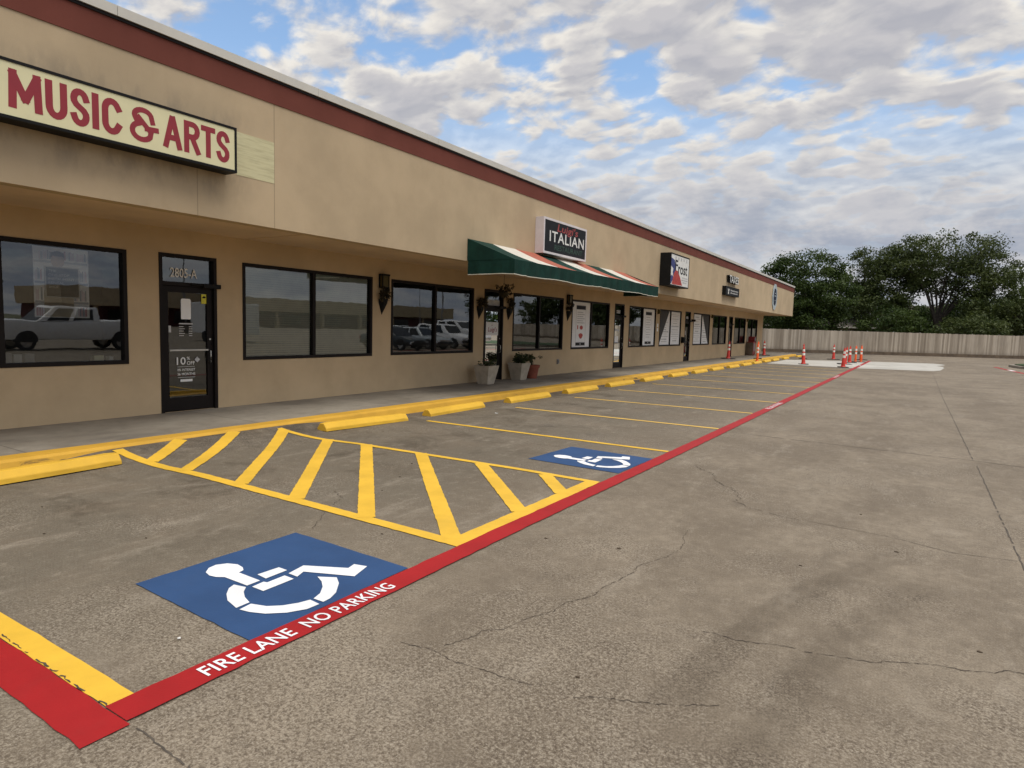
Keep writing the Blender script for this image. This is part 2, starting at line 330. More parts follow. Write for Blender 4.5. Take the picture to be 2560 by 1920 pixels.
# ================================================================== object helpers
ORG = {}
def empty(name, loc, label, cat, group=None):
    o = bpy.data.objects.new(name, None); COL.objects.link(o); o.location = loc; o.empty_display_size = .3
    ORG[o.name] = Vector(loc); tag(o, label, cat, group); return o
def tag(o, label=None, cat=None, group=None, kind=None):
    if label: o['label'] = label
    if cat: o['category'] = cat
    if group: o['group'] = group
    if kind: o['kind'] = kind
    return o
class MB:
    def __init__(s): s.v = []; s.f = []; s.m = []; s.cur = 0
    def quad(s, a, b, c, d): k = len(s.v); s.v += [a, b, c, d]; s.f.append((k, k+1, k+2, k+3)); s.m.append(s.cur); return s
    def poly(s, pts): k = len(s.v); s.v += list(pts); s.f.append(tuple(range(k, k+len(pts)))); s.m.append(s.cur); return s
    def add(s, v, f): k = len(s.v); s.v += [tuple(x) for x in v]; s.f += [tuple(i+k for i in t) for t in f]; s.m += [s.cur]*len(f); return s
    def box(s, x0, x1, y0, y1, z0, z1):
        v = [(x, y, z) for z in (z0, z1) for y in (y0, y1) for x in (x0, x1)]
        return s.add(v, [(0, 2, 3, 1), (4, 5, 7, 6), (0, 1, 5, 4), (2, 6, 7, 3), (0, 4, 6, 2), (1, 3, 7, 5)])
    def prism(s, pts, ax, a, b):
        """polygon pts (2D) extruded along axis ax from a to b"""
        def P(p, t): return (t, p[0], p[1]) if ax == 0 else ((p[0], t, p[1]) if ax == 1 else (p[0], p[1], t))
        n = len(pts); v = [P(p, a) for p in pts]+[P(p, b) for p in pts]
        return s.add(v, [tuple(range(n))[::-1], tuple(range(n, 2*n))]+[(i, (i+1) % n, n+(i+1) % n, n+i) for i in range(n)])
    def lathe(s, prof, n=20, c=(0, 0, 0), caps=True):
        v = []; f = []
        for (r, z) in prof:
            for k in range(n): a = 2*math.pi*k/n; v.append((c[0]+r*math.cos(a), c[1]+r*math.sin(a), c[2]+z))
        for j in range(len(prof)-1):
            for k in range(n): f.append((j*n+k, j*n+(k+1) % n, (j+1)*n+(k+1) % n, (j+1)*n+k))
        if caps: f.append(tuple(range(n))[::-1]); f.append(tuple((len(prof)-1)*n+k for k in range(n)))
        return s.add(v, f)
    def tube(s, pts, rad, n=7):
        pts = [Vector(p) for p in pts]; rr = rad if isinstance(rad, (list, tuple)) else [rad]*len(pts); v = []; f = []
        for i, p in enumerate(pts):
            d = (pts[min(i+1, len(pts)-1)]-pts[max(i-1, 0)]).normalized()
            u = d.cross(Vector((0, 0, 1)) if abs(d.z) < .9 else Vector((1, 0, 0))).normalized(); q = d.cross(u)
            for k in range(n): a = 2*math.pi*k/n; v.append(tuple(p+(u*math.cos(a)+q*math.sin(a))*rr[i]))
        for i in range(len(pts)-1):
            for k in range(n): f.append((i*n+k, i*n+(k+1) % n, (i+1)*n+(k+1) % n, (i+1)*n+k))
        f.append(tuple(range(n))[::-1]); f.append(tuple((len(pts)-1)*n+k for k in range(n)))
        return s.add(v, f)
    def build(s, name, mats, parent=None, local=False, smooth=False, bevel=0, origin=None):
        """local=True: vertices are already in the parent's space; otherwise they are world coordinates"""
        me = bpy.data.meshes.new(name); off = Vector((0, 0, 0))
        if parent is not None: off = ORG[parent.name]
        elif origin is not None: off = Vector(origin)
        V = s.v if local else [(a[0]-off.x, a[1]-off.y, a[2]-off.z) for a in s.v]
        me.from_pydata([tuple(v) for v in V], [], s.f)
        if not isinstance(mats, (list, tuple)): mats = [mats]
        for m in mats: me.materials.append(m)
        if len(mats) > 1: me.polygons.foreach_set('material_index', s.m)
        bm = bmesh.new(); bm.from_mesh(me); bmesh.ops.recalc_face_normals(bm, faces=bm.faces[:]); bm.to_mesh(me); bm.free()
        if smooth:
            me.shade_smooth() if hasattr(me, 'shade_smooth') else None
            try: me.set_sharp_from_angle(angle=R(40))
            except Exception: pass
        o = bpy.data.objects.new(name, me); COL.objects.link(o)
        if parent is not None: o.parent = parent; ORG[o.name] = ORG[parent.name]
        else: o.location = off; ORG[o.name] = off
        if bevel:
            md = o.modifiers.new('bevel', 'BEVEL'); md.width = bevel; md.segments = 2; md.limit_method = 'ANGLE'
        return o
def dup(o, parent=None):
    c = o.copy(); COL.objects.link(c)
    if parent is not None: c.parent = parent
    for ch in list(o.children): dup(ch, c)
    return c

# text as triangles fitted to a box: (verts2d, faces) with width w and height h, origin bottom-left
def text2d(s, wd, ht, bold=0.0, shear=0.0, space=1.0):
    cu = bpy.data.curves.new('t', 'FONT'); cu.body = s; cu.offset = min(bold, .012); cu.shear = shear; cu.resolution_u = 3; cu.space_character = space; cu.space_line = .95
    ob = bpy.data.objects.new('t', cu); COL.objects.link(ob)
    dg = bpy.context.evaluated_depsgraph_get(); me = bpy.data.meshes.new_from_object(ob.evaluated_get(dg))
    V = np.array([v.co[:2] for v in me.vertices]); Fc = [tuple(p.vertices) for p in me.polygons]
    bpy.data.objects.remove(ob); bpy.data.curves.remove(cu); bpy.data.meshes.remove(me)
    mn, mx = V.min(0), V.max(0); V = (V-mn)/(mx-mn)*np.array([wd, ht])
    return V, Fc
def put_text(mb, s, org, ux, uy, wd, ht, **k):
    V, Fc = text2d(s, wd, ht, **k); o, a, b = Vector(org), Vector(ux), Vector(uy)
    mb.add([tuple(o+a*float(p[0])+b*float(p[1])) for p in V], Fc)
def put_text3(mb, s, org, ux, uy, nrm, wd, ht, th, **k):
    """raised letters with real thickness"""
    V, Fc = text2d(s, wd, ht, **k); o, a, b, n = Vector(org), Vector(ux), Vector(uy), Vector(nrm)
    N = len(V); v = [tuple(o+a*float(p[0])+b*float(p[1])+n*th) for p in V]+[tuple(o+a*float(p[0])+b*float(p[1])) for p in V]
    ed = {}
    for f in Fc:
        for i in range(len(f)):
            e = (f[i], f[(i+1) % len(f)])
            if (e[1], e[0]) in ed: ed.pop((e[1], e[0]))
            else: ed[e] = 1
    mb.add(v, Fc+[(b_, a_, a_+N, b_+N) for (a_, b_) in ed])
def strokes(mb, x, y0, y1, z0, z1, lines, w):
    """sign letters drawn with a broad brush: lines are polylines in the unit square"""
    for j, L in enumerate(lines):
        ww = w
        if isinstance(L, tuple): L, ww = L
        L = [q_ for i_, q_ in enumerate(L) if i_ == 0 or abs(q_[0]-L[i_-1][0])+abs(q_[1]-L[i_-1][1]) > 1e-4]
        P = [Vector((y0+ww/2+(y1-y0-ww)*u, z0+ww/2*1.0+(z1-z0-ww)*v)) for u, v in L]; q = []
        for i, p in enumerate(P):
            a = P[max(i-1, 0)]; b = P[min(i+1, len(P)-1)]; d0 = (p-a).normalized() if i else (b-p).normalized(); d1 = (b-p).normalized() if i < len(P)-1 else d0
            n0 = Vector((-d0.y, d0.x)); n1 = Vector((-d1.y, d1.x)); m = (n0+n1).normalized(); k = ww/2/max(.80, m.dot(n0)); e = Vector((0, 0))
            if i == 0: e = -d0*ww*.5
            if i == len(P)-1: e = d0*ww*.5
            q.append((p+m*k+e, p-m*k+e))
        xx = x+.0004*j
        for a, b in zip(q[:-1], q[1:]): mb.quad((xx, a[0].x, a[0].y), (xx, b[0].x, b[0].y), (xx, b[1].x, b[1].y), (xx, a[1].x, a[1].y))
def arc(cx, cy, rx, ry, a0, a1, n=10): return [(cx+rx*math.cos(R(a0+(a1-a0)*i/n)), cy+ry*math.sin(R(a0+(a1-a0)*i/n))) for i in range(n+1)]
GLY = {'M': [[(0, 0), (.04, 1)], [(.05, .97), (.48, .25)], [(.95, .97), (.52, .25)], [(.96, 1), (1, 0)]], 'U': [[(0, 1), (0, .3)]+arc(.5, .3, .5, .3, 180, 360)+[(1, 1)]],
       'S': [[(1, .80)]+arc(.5, .76, .5, .24, 30, 200, 9)+[(.2, .58), (.8, .42)]+arc(.5, .24, .5, .24, 20, -150, 9)+[(0, .20)]], 'I': [[(.5, 0), (.5, 1)]],
       'C': [[(1, .80)]+arc(.5, .72, .5, .28, 25, 180, 9)+[(0, .5)]+arc(.5, .28, .5, .28, 180, 335, 9)+[(1, .2)]], 'A': [[(0, 0), (.46, 1)], [(.54, 1), (1, 0)], [(.25, .30), (.75, .30)]],
       'R': [[(0, 0), (0, 1)], [(0, 1), (.55, 1)]+arc(.55, .76, .42, .24, 90, -90, 8)+[(0, .52)], [(.5, .5), (1, 0)]], 'T': [[(.5, 0), (.5, 1)], [(0, 1), (1, 1)]],
       '&': [[(.86, .66)]+arc(.46, .79, .36, .21, 0, 200, 11)+[(.20, .60)], [(.36, .56)]+arc(.40, .27, .40, .27, 110, 330, 13)+[(.80, .34)], [(.74, .34), (.28, .72)], [(.62, .40), (1.02, .42)]]}
WY, WZ, WX = (0, 1, 0), (0, 0, 1), (1, 0, 0)

# ================================================================== ground, pavement, kerb
def sstep(a, b, t):
    u = min(1, max(0, (t-a)/(b-a))); return u*u*(3-2*u)
def gz(x, y):
    u = min(1, max(0, (-7.0-x)/1.08)); return .112*u*u*sstep(2.7, 4.0, y)*(1-sstep(6.3, 8.6, y))
def sheet(xs, ys, zf):
    mb = MB(); nx = len(xs); mb.v = [(x, y, zf(x, y)) for y in ys for x in xs]
    mb.f = [(j*nx+i, j*nx+i+1, (j+1)*nx+i+1, (j+1)*nx+i) for j in range(len(ys)-1) for i in range(nx-1)]; mb.m = [0]*len(mb.f)
    return mb
gb = MB(); gb.quad((-900, -900, -.03), (900, -900, -.03), (900, 900, -.03), (-900, 900, -.03))
tag(gb.build('ground', M_earth), kind='structure')
xs = [-45, -20, -10, -8.02]+[-8.0+.1*i for i in range(15)]+[-6, -4, -2, 0, 3, 8, 20, 60, 130]
ys = [-80, -40, -10, 0, 2, 2.5, 2.75]+[3+.15*i for i in range(38)]+[9, 12, 20, 40, 60, 100]
lot = sheet(xs, ys, gz).build('parking_lot', M_lot); tag(lot, kind='structure')

KY0, KY1 = -14.0, 54.9
nY = [KY0+.35*i for i in range(int((KY1-KY0)/.35)+1)]+[KY1]
kb = MB(); prof0 = [(-8.04, -.02), (-8.085, .105), (-8.115, .135), (-8.36, .135), (-8.36, -.02)]
rk = random.Random(3)
rows = []
for y in nY:
    j = rk.uniform(-.008, .008); j2 = rk.uniform(-.012, .012)
    rows.append([(px+(j if i < 3 else (j2 if i == 3 else 0)), y, pz+(rk.uniform(-.003, .003) if i in (1, 2) else 0)) for i, (px, pz) in enumerate(prof0)])
kb.v = [p for r_ in rows for p in r_]; n = 5
kb.f = [(a*n+i, a*n+i+1, (a+1)*n+i+1, (a+1)*n+i) for a in range(len(rows)-1) for i in range(n-1)]+[tuple(range(n)), tuple((len(rows)-1)*n+i for i in range(n))]; kb.m = [0]*len(kb.f)
tag(kb.build('kerb', M_kerb), kind='structure')
sb = MB(); sb.box(-10.3, -8.36, KY0, KY1, -.02, .130); tag(sb.build('sidewalk', M_walk), kind='structure')

# fresh concrete pour across the far stalls
pb = MB(); prng = random.Random(5)
edge = [(-7.25, 38.9), (-2.63, 38.42), (.77, 39.79)]
right_e = [(.80+.04*k+prng.uniform(-.05, .42), 39.9+1.06*k) for k in range(1, 11)]
top_e = [(.96, 51.6), (-2.79, 49.6), (-6.13, 46.95), (-7.3, 45.8)]
pts = edge+right_e+top_e
pb.poly([(x, y, .004) for x, y in pts]); tag(pb.build('concrete_slab', M_pad), kind='structure')

# control joints and cracks: narrow irregular ribbons lying on the slab
def ribbon(mb, pts, w0, z, jit=.3, sub=.06, seed=1, gaps=0.0, wob=.0):
    rg = random.Random(seed); P = []
    for (a, b) in zip(pts[:-1], pts[1:]):
        L = math.hypot(b[0]-a[0], b[1]-a[1]); k = max(1, int(L/sub))
        for i in range(k): t = i/k; P.append((a[0]+(b[0]-a[0])*t, a[1]+(b[1]-a[1])*t))
    P.append(pts[-1]); prev = None
    for i, p in enumerate(P):
        q = P[min(i+1, len(P)-1)]; o = P[max(i-1, 0)]; dx, dy = q[0]-o[0], q[1]-o[1]; L = math.hypot(dx, dy) or 1
        nx_, ny_ = -dy/L, dx/L; ww = w0*(.62 if jit > .55 else 1)*(1+rg.uniform(-jit, jit))/2; of = rg.uniform(-wob, wob)
        l = (p[0]+nx_*(ww+of), p[1]+ny_*(ww+of)); r_ = (p[0]-nx_*(ww-of), p[1]-ny_*(ww-of))
        if prev and rg.random() >= gaps:
            mb.quad((prev[0][0], prev[0][1], z+gz(*prev[0])), (prev[1][0], prev[1][1], z+gz(*prev[1])), (r_[0], r_[1], z+gz(*r_)), (l[0], l[1], z+gz(*l)))
        prev = (l, r_)
jb = MB()
ribbon(jb, [(.70, 37), (.70, 22.9), (.77, 11.15)], .011, .003, .35, .12, 1, .06, .006); ribbon(jb, [(.785, 10.6), (.79, 6), (.80, -4)], .011, .003, .35, .08, 2, .04, .005)
ribbon(jb, [(-2.45, 11.25), (-1.74, 11.16), (-.43, 11.08), (.77, 11.03), (1.4, 10.92), (9, 10.7)], .014, .003, .4, .1, 3, .10, .006)
ribbon(jb, [(-2.4, 21.4), (.78, 21.2), (9, 20.9)], .016, .003, .3, .15, 4, .15, .004)
ribbon(jb, [(-2.64, 1.335), (-2.49, 1.33), (-2.35, 1.32), (-2.23, 1.32), (2, 1.25)], .010, .003, .7, .02, 6, .05, .005)
tag(jb.build('pavement_joint', M_joint), kind='structure')
cb = MB()
ribbon(cb, [(-2.26, 8.03), (-1.99, 7.77), (-1.82, 7.37), (-1.55, 7.07), (-1.44, 6.8), (-1.46, 6.62), (-1.38, 6.55), (-1.33, 6.49)], .011, .003, .85, 0.030, 11, .07, 0.0240)
ribbon(cb, [(-1.33, 6.49), (-.95, 6.35), (-.59, 6.32), (-.1, 6.28), (.35, 6.12), (.77, 6.2)], .008, .003, .6, .05, 12, .16, .006)
ribbon(cb, [(-1.55, 5.42), (-1.54, 5.19), (-1.49, 5.09), (-1.46, 4.86), (-1.49, 4.64), (-1.6, 4.32), (-1.58, 4.19), (-1.6, 4.06), (-1.64, 3.82), (-1.64, 3.66), (-1.73, 3.48), (-1.74, 3.31), (-1.81, 3.16), (-1.86, 2.95), (-1.95, 2.86), (-1.94, 2.79), (-2.02, 2.59)], .006, .003, .85, 0.018, 13, .07, 0.0072)
ribbon(cb, [(-2.23, 2.5), (-2.03, 2.54), (-1.89, 2.51), (-1.72, 2.53), (-1.62, 2.53), (-1.44, 2.55)], .006, .003, .85, 0.015, 14, .07, 0.0048)
ribbon(cb, [(-.92, 3.59), (-.82, 3.6), (-.74, 3.59), (-.65, 3.62), (-.5, 3.68), (-.38, 3.68), (-.21, 3.73), (-.06, 3.77), (-.04, 3.81), (.07, 3.86), (.2, 3.93), (.32, 3.95), (.45, 4.01), (.51, 4.08), (.8, 4.12)], .006, .003, .85, 0.018, 15, .07, 0.0060)
ribbon(cb, [(-1.23, 2.57), (-1.12, 2.65), (-.97, 2.71), (-.83, 2.78), (-.65, 2.9)], .006, .003, .85, 0.015, 16, .07, 0.0072)
ribbon(cb, [(-4.85, 4.44), (-4.59, 4.3), (-4.5, 4.09), (-4.4, 3.9), (-4.27, 3.77), (-4.16, 3.6), (-4.09, 3.51)], .007, .003, .85, 0.024, 17, .07, 0.0120)
ribbon(cb, [(-2.7, 7.9), (-3.5, 8.1), (-5.2, 8.0), (-7, 8.3)], .007, .003, .85, 0.036, 18, .07, 0.0240)
ribbon(cb, [(-5.2, 1.342), (-4.2, 1.348), (-3.5, 1.343), (-2.86, 1.338)], .011, .0085, .8, .025, 19, .25, .006)
tag(cb.build('pavement_crack', M_crack), kind='structure')

# ================================================================== painted markings
def strip(mb, a, b, wd, z, sub=.12, jit=.004, seed=0):
    ribbon(mb, [a, b], wd, z, jit/wd*2 if wd else 0, sub, seed, 0, jit*.5)
RX0, RX1 = -2.865, -2.690
rb = MB()
ribbon(rb, [((RX0+RX1)/2, 1.33), ((RX0+RX1)/2-.01, 4.5), ((RX0+RX1)/2+.02, 9), ((RX0+RX1)/2+.02, 20), ((RX0+RX1)/2+.02, 51.1)], .18, .010, .03, .1, 21, 0, .004)
fire = rb.build('fire_lane_stripe', M_red, origin=(-2.78, 1.3, 0)); tag(fire, 'long red fire lane stripe with white lettering along the stall ends', 'road marking')
for k, (y0, ln, mt) in enumerate(((1.72, 1.30, M_white), (15.25, 1.6, M_whiteold), (28.75, 1.65, M_whiteold), (41.3, 1.7, M_whiteold))):
    tb = MB(); put_text(tb, 'FIRE LANE  NO PARKING', (-2.724 if k == 0 else -2.70, y0, .0135), (0, 1, 0), (-1, 0, 0), ln, .104 if k == 0 else .12, bold=.012, space=1.05)
    tb.build('lettering', mt, fire)
rb = MB(); ribbon(rb, [(-9.0+1.2, 1.237), (-3.4, 1.237), (-2.66, 1.235)], .188, .0065, .03, .1, 22, 0, .004)
tag(rb.build('fire_lane_stripe', M_red, origin=(-4, 1.24, 0)), 'short red stripe beside the yellow line at the near corner', 'road marking')
yb = MB(); strip(yb, (-7.8, 1.395), (-2.87, 1.395), .125, .0065, seed=23)
tag(yb.build('parking_line', M_yellow, origin=(-5, 1.4, 0)), 'thick yellow parking line beside the short red stripe at the near corner', 'parking line')
# hatched aisle
hatch = empty('hatched_aisle', (-5, 5.2, 0), 'yellow hatched access aisle between the two blue parking symbols', 'road marking')
hb = MB(); ribbon(hb, [(-8.0, 3.93), (-6.5, 4.02), (-2.88, 3.93)], .125, .0065, .04, .06, 24, 0, .003)
ribbon(hb, [(-7.95, 6.2), (-6.5, 6.40), (-3.9, 6.47), (-2.88, 6.45)], .095, .0065, .04, .06, 25, 0, .003)
ribbon(hb, [(-2.95, 3.98), (-2.95, 6.42)], .15, .0068, .03, .06, 26, 0, .003)
hb.build('aisle_border', M_yellow, hatch)
for k, (a, b) in enumerate((((-7.45, 4.055), (-8.02, 4.72)), ((-6.81, 4.08), (-8.05, 5.52)), ((-5.83, 4.08), (-7.85, 6.20)), ((-4.94, 4.05), (-7.05, 6.33)), ((-4.0, 4.03), (-6.36, 6.40)), ((-3.06, 4.03), (-5.4, 6.42)), ((-3.03, 5.01), (-4.44, 6.42)), ((-3.02, 5.83), (-3.52, 6.40)))):
    dd = math.hypot(b[0]-a[0], b[1]-a[1]); ee = ((b[0]-a[0])/dd*.06, (b[1]-a[1])/dd*.06); a = (a[0]-ee[0], a[1]-ee[1]); b = (b[0]+ee[0]*.5, b[1]+ee[1]*.5)
    h1 = MB(); ribbon(h1, [a, b], .155, .0075, .03, .05, 30+k, 0, .003); h1.build('hatch_stripe', M_yellow, hatch)
# stall lines
for k, yl in enumerate((8.77, 11.47, 14.21, 16.93, 19.7, 22.6, 25.3, 28.0, 30.7, 33.4, 36.1)):
    lb = MB(); ribbon(lb, [(-7.05 if k else -7.2, yl-.05), (-2.87, yl)], .095, .0055, .06, .12, 50+k, 0, .003)
    o = lb.build('parking_line', M_yellow if k < 1 else M_yellowold, origin=(-5, yl, 0))
    ords = ('first', 'second', 'third', 'fourth', 'fifth', 'sixth', 'seventh', 'eighth', 'ninth', 'tenth', 'eleventh')
    tag(o, f'thin yellow stall line, {ords[k]} beyond the hatched aisle', 'parking line', 'thin yellow stall lines')

# accessible symbols
def clean(P): return P
PXR = [  # symbol outline traced on the pavement plane (photo-derived metres)
]
def img_ground(px, py):
    d = _r*((px-1280)/F) - _u*((py-960)/F) + _f; t = -CAMH/d.z; return (d.x*t, d.y*t)
def ip(L): return [img_ground(500+.3617*x, 1000+.3617*y) for x, y in L]
EMB = [ip([(40, 1200), (60, 1170), (110, 1148), (190, 1138), (260, 1145), (295, 1165), (300, 1185), (268, 1201), (415, 1257), (325, 1292), (170, 1233), (110, 1232), (65, 1222)]),
       ip([(397, 1215), (545, 1165), (602, 1185), (455, 1243)]),
       ip([(360, 1300), (440, 1265), (465, 1270), (585, 1222), (648, 1245), (437, 1330)]),
       ip([(612, 1207), (715, 1152), (1025, 1170), (1065, 1143), (1155, 1158), (1068, 1227), (715, 1195), (672, 1230)]),
       ip([(235, 1285), (318, 1303), (302, 1335), (310, 1372), (342, 1408), (250, 1447), (190, 1395), (183, 1350), (200, 1310)]),
       ip([(352, 1418), (460, 1435), (570, 1430), (680, 1412), (762, 1390), (825, 1420), (740, 1455), (600, 1480), (450, 1487), (340, 1475), (272, 1458)]),
       ip([(812, 1230), (945, 1235), (960, 1275), (940, 1340), (900, 1380), (852, 1405), (785, 1382), (830, 1345), (848, 1300), (840, 1262)])]
SQ1 = [(-4.09, 2.10), (-4.11, 3.36), (-2.89, 3.32), (-2.87, 2.05)]; c1 = (-3.49, 2.71)
SQ2 = [(-4.15, 7.07), (-4.10, 8.20), (-2.86, 8.13), (-2.89, 7.03)]; c2 = (-3.50, 7.60)
def dens(P, k=14):
    out = []
    rg = random.Random(4)
    for a, b in zip(P, P[1:]+P[:1]):
        for i in range(k): t = i/k; out.append((a[0]+(b[0]-a[0])*t+rg.uniform(-.004, .004), a[1]+(b[1]-a[1])*t+rg.uniform(-.004, .004)))
    return out
for SQ, c, lab in ((SQ1, c1, 'blue accessible parking symbol beside the fire lane lettering, nearest the camera'), (SQ2, c2, 'blue accessible parking symbol beyond the yellow hatched aisle')):
    q = MB(); q.poly([(x, y, .0055) for x, y in dens(SQ)]); root = q.build('accessible_parking_symbol', M_blue, origin=(c[0], c[1], 0)); tag(root, lab, 'parking symbol', 'blue accessible parking symbols')
    e = MB()
    for P in EMB: e.poly([(x-c1[0]+c[0], (y-c1[1])*(.92 if c is c2 else 1)+c[1], .0095) for x, y in P])
    e.build('wheelchair_emblem', M_white, root)

# ================================================================== wheel stops
def make_stop():
    mb = MB(); L = 1.86; n = 14; rg = random.Random(2); pr = [(-.112, 0), (-.106, .050), (-.042, .122), (.042, .122), (.106, .050), (.112, 0)]
    V = []
    for i in range(n+1):
        y = L*i/n; e = .025 if i in (0, n) else 0
        for (x, z) in pr: V.append((x*(1-e*2)+rg.uniform(-.003, .003), y+(e*.4 if i == 0 else -e*.4), max(0, z-e*.4+(rg.uniform(-.003, .003) if z > 0 else 0))))
    m = len(pr); fs = [(a*m+i, a*m+i+1, (a+1)*m+i+1, (a+1)*m+i) for a in range(n) for i in range(m-1)]+[tuple(range(m)), tuple(n*m+i for i in range(m))]
    mb.add(V, fs); return mb.build('wheel_stop', M_stop, local=True, bevel=.008)
stop0 = make_stop()
stops = [(1.88, 'yellow concrete wheel stop at the near stall left of the hatched aisle'), (6.68, 'yellow concrete wheel stop right after the hatched aisle'), (9.16, 'yellow wheel stop, second after the hatched aisle'), (11.98, 'yellow wheel stop, third after the hatched aisle, level with the flower pots'),
         (14.75, 'yellow wheel stop, fourth after the hatched aisle'), (17.45, 'yellow wheel stop, fifth after the hatched aisle'), (20.2, 'chipped yellow wheel stop, sixth after the hatched aisle'), (23.1, 'yellow wheel stop, seventh after the hatched aisle'), (25.85, 'yellow wheel stop, eighth after the hatched aisle'),
         (28.5, 'yellow wheel stop, ninth after the hatched aisle'), (31.4, 'yellow wheel stop, tenth after the hatched aisle'), (34.3, 'yellow wheel stop, eleventh after the hatched aisle'), (37.1, 'yellow wheel stop just before the fresh pale concrete'), (39.9, 'yellow wheel stop on the near edge of the fresh pale concrete'),
         (42.6, 'yellow wheel stop at the middle of the fresh pale concrete'), (46.2, 'yellow wheel stop behind the fresh pale concrete'), (51.9, 'last yellow wheel stop, alone beyond the sidewalk end')]
for k, (y, lab) in enumerate(stops):
    o = stop0 if k == 0 else dup(stop0)
    z0, z1 = gz(-7.6, y), gz(-7.6, y+1.86); o.location = (-7.60+rnd.uniform(-.03, .03), y, z0); o.rotation_euler = (math.atan2(z1-z0, 1.86), 0, rnd.uniform(-.012, .012)+(.03 if k == 2 else 0)); tag(o, lab, 'wheel stop', 'yellow wheel stops')

# ================================================================== the shop building
XW, XF, YE, YS, YFE = -10.3, -8.4, 52.8, -14.0, 54.0
ZS, ZB, ZB1, ZT = 3.08, 4.90, 5.25, 5.37
shop = empty('shop_building', (-14, 20, 0), 'long tan single storey shop building with a brick red band under the roof edge', 'building')
WIN = [(2.02, 5.26), (7.26, 10.5), (11.11, 14.35), (16.37, 19.58), (20.22, 23.45), (25.5, 28.73), (29.26, 32.47), (34.6, 37.8), (38.45, 41.63), (43.72, 46.9), (47.5, 50.77), (-7.1, -3.86), (-3.2, .04)]
WZ0, WZ1 = .955, 2.69
DOORS = [(5.76, 6.75), (14.86, 15.83), (23.97, 24.95), (33.13, 34.05), (42.25, 43.22)]
OPEN = sorted([(a, b, WZ0, WZ1) for a, b in WIN]+[(a, b, .13, 2.71) for a, b in DOORS])
wb = MB()
ysx = [YS]; 
for a, b, _, _ in OPEN: ysx += [a, b]
ysx.append(YE)
TH = .16
for i in range(len(ysx)-1):
    a, b = ysx[i], ysx[i+1]
    if i % 2 == 0: segs = [(-.02, 3.3)]
    else: _, _, z0, z1 = OPEN[i//2]; segs = [(-.02, z0), (z1, 3.3)]
    for z0, z1 in segs:
        if z1-z0 > .05 and not (z0 < 0 and z1 < .2): wb.quad((XW, a, z0), (XW, b, z0), (XW, b, z1), (XW, a, z1))
for a, b, z0, z1 in OPEN:
    xi = XW-TH
    wb.quad((XW, a, z0), (xi, a, z0), (xi, a, z1), (XW, a, z1)); wb.quad((XW, b, z0), (XW, b, z1), (xi, b, z1), (xi, b, z0))
    wb.quad((XW, a, z1), (xi, a, z1), (xi, b, z1), (XW, b, z1)); wb.quad((XW, a, z0), (XW, b, z0), (xi, b, z0), (xi, a, z0))
wb.quad((XW, YE, -.02), (-34, YE, -.02), (-34, YE, 3.3), (XW, YE, 3.3)); wb.quad((-34, YE, -.02), (-34, YS, -.02), (-34, YS, 3.3), (-34, YE, 3.3)); wb.quad((XW, YS, -.02), (XW, YS, 3.3), (-34, YS, 3.3), (-34, YS, -.02))
wb.build('wall', M_wall, shop)
fb = MB(); fb.box(XF-.2, XF, YS, YFE, ZS, ZB); fb.box(-34, XF-.2, YFE-.2, YFE, ZS, ZB); fb.build('fascia', M_fascia, shop)
fb = MB(); fb.box(XF-.2, XF+.012, YS, YFE+.012, ZB, ZB1); fb.box(-34, XF-.2, YFE-.2, YFE+.012, ZB, ZB1); fb.build('red_band', M_band, shop)
fb = MB()
yy = YS
while yy < YFE:
    y2 = min(yy+3.04, YFE+.05); fb.box(XF-.3, XF+.05, yy, y2-.006, ZB1+.003, ZT); yy = y2
fb.box(-34, XF-.3, YFE-.3, YFE+.05, ZB1+.003, ZT); fb.build('coping', M_coping, shop)
fb = MB(); fb.box(XF-.16, XF+.03, YS, YFE+.03, ZB1-.035, ZB1-.001); fb.build('drip_edge', M_frame, shop)
fb = MB(); fb.quad((XW-.02, YS, ZS+.03), (XF-.19, YS, ZS+.03), (XF-.19, YFE-.19, ZS+.03), (XW-.02, YFE-.19, ZS+.03)); fb.quad((XW-.02, YE-.02, ZS+.031), (XW-.02, YFE-.19, ZS+.031), (-34, YFE-.19, ZS+.031), (-34, YE-.02, ZS+.031))
for y in (1.0, 7.3, 16.4, 25.5, 34.6, 43.7): fb.box(XW, XF-.2, y, y+.012, ZS+.022, ZS+.029)
fb.box(-9.9, -9.0, 1.2, 3.2, ZS+.0, ZS+.028)
fb.build('soffit', M_soffit, shop)
fb = MB(); fb.quad((-34, YS, ZB1-.2), (XF-.18, YS, ZB1-.2), (XF-.18, YFE-.18, ZB1-.2), (-34, YFE-.18, ZB1-.2)); fb.build('roof', M_roof, shop)
fb = MB(); fb.box(XF-.001, XF+.004, 5.84, 6.475, 3.74, 4.34); fb.build('bare_patch', M_patchm, shop)
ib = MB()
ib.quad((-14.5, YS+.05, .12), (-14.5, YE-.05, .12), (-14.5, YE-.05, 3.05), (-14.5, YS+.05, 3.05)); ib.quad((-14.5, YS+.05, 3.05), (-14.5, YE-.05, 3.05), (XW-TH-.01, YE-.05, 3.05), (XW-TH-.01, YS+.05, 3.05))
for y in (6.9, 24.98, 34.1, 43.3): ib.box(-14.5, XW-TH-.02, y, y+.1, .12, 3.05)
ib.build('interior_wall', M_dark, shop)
ib = MB(); ib.quad((-14.5, YS+.05, .118), (XW-TH-.001, YS+.05, .118), (XW-TH-.001, YE-.05, .118), (-14.5, YE-.05, .118)); ib.build('interior_floor', M_intfloor, shop)

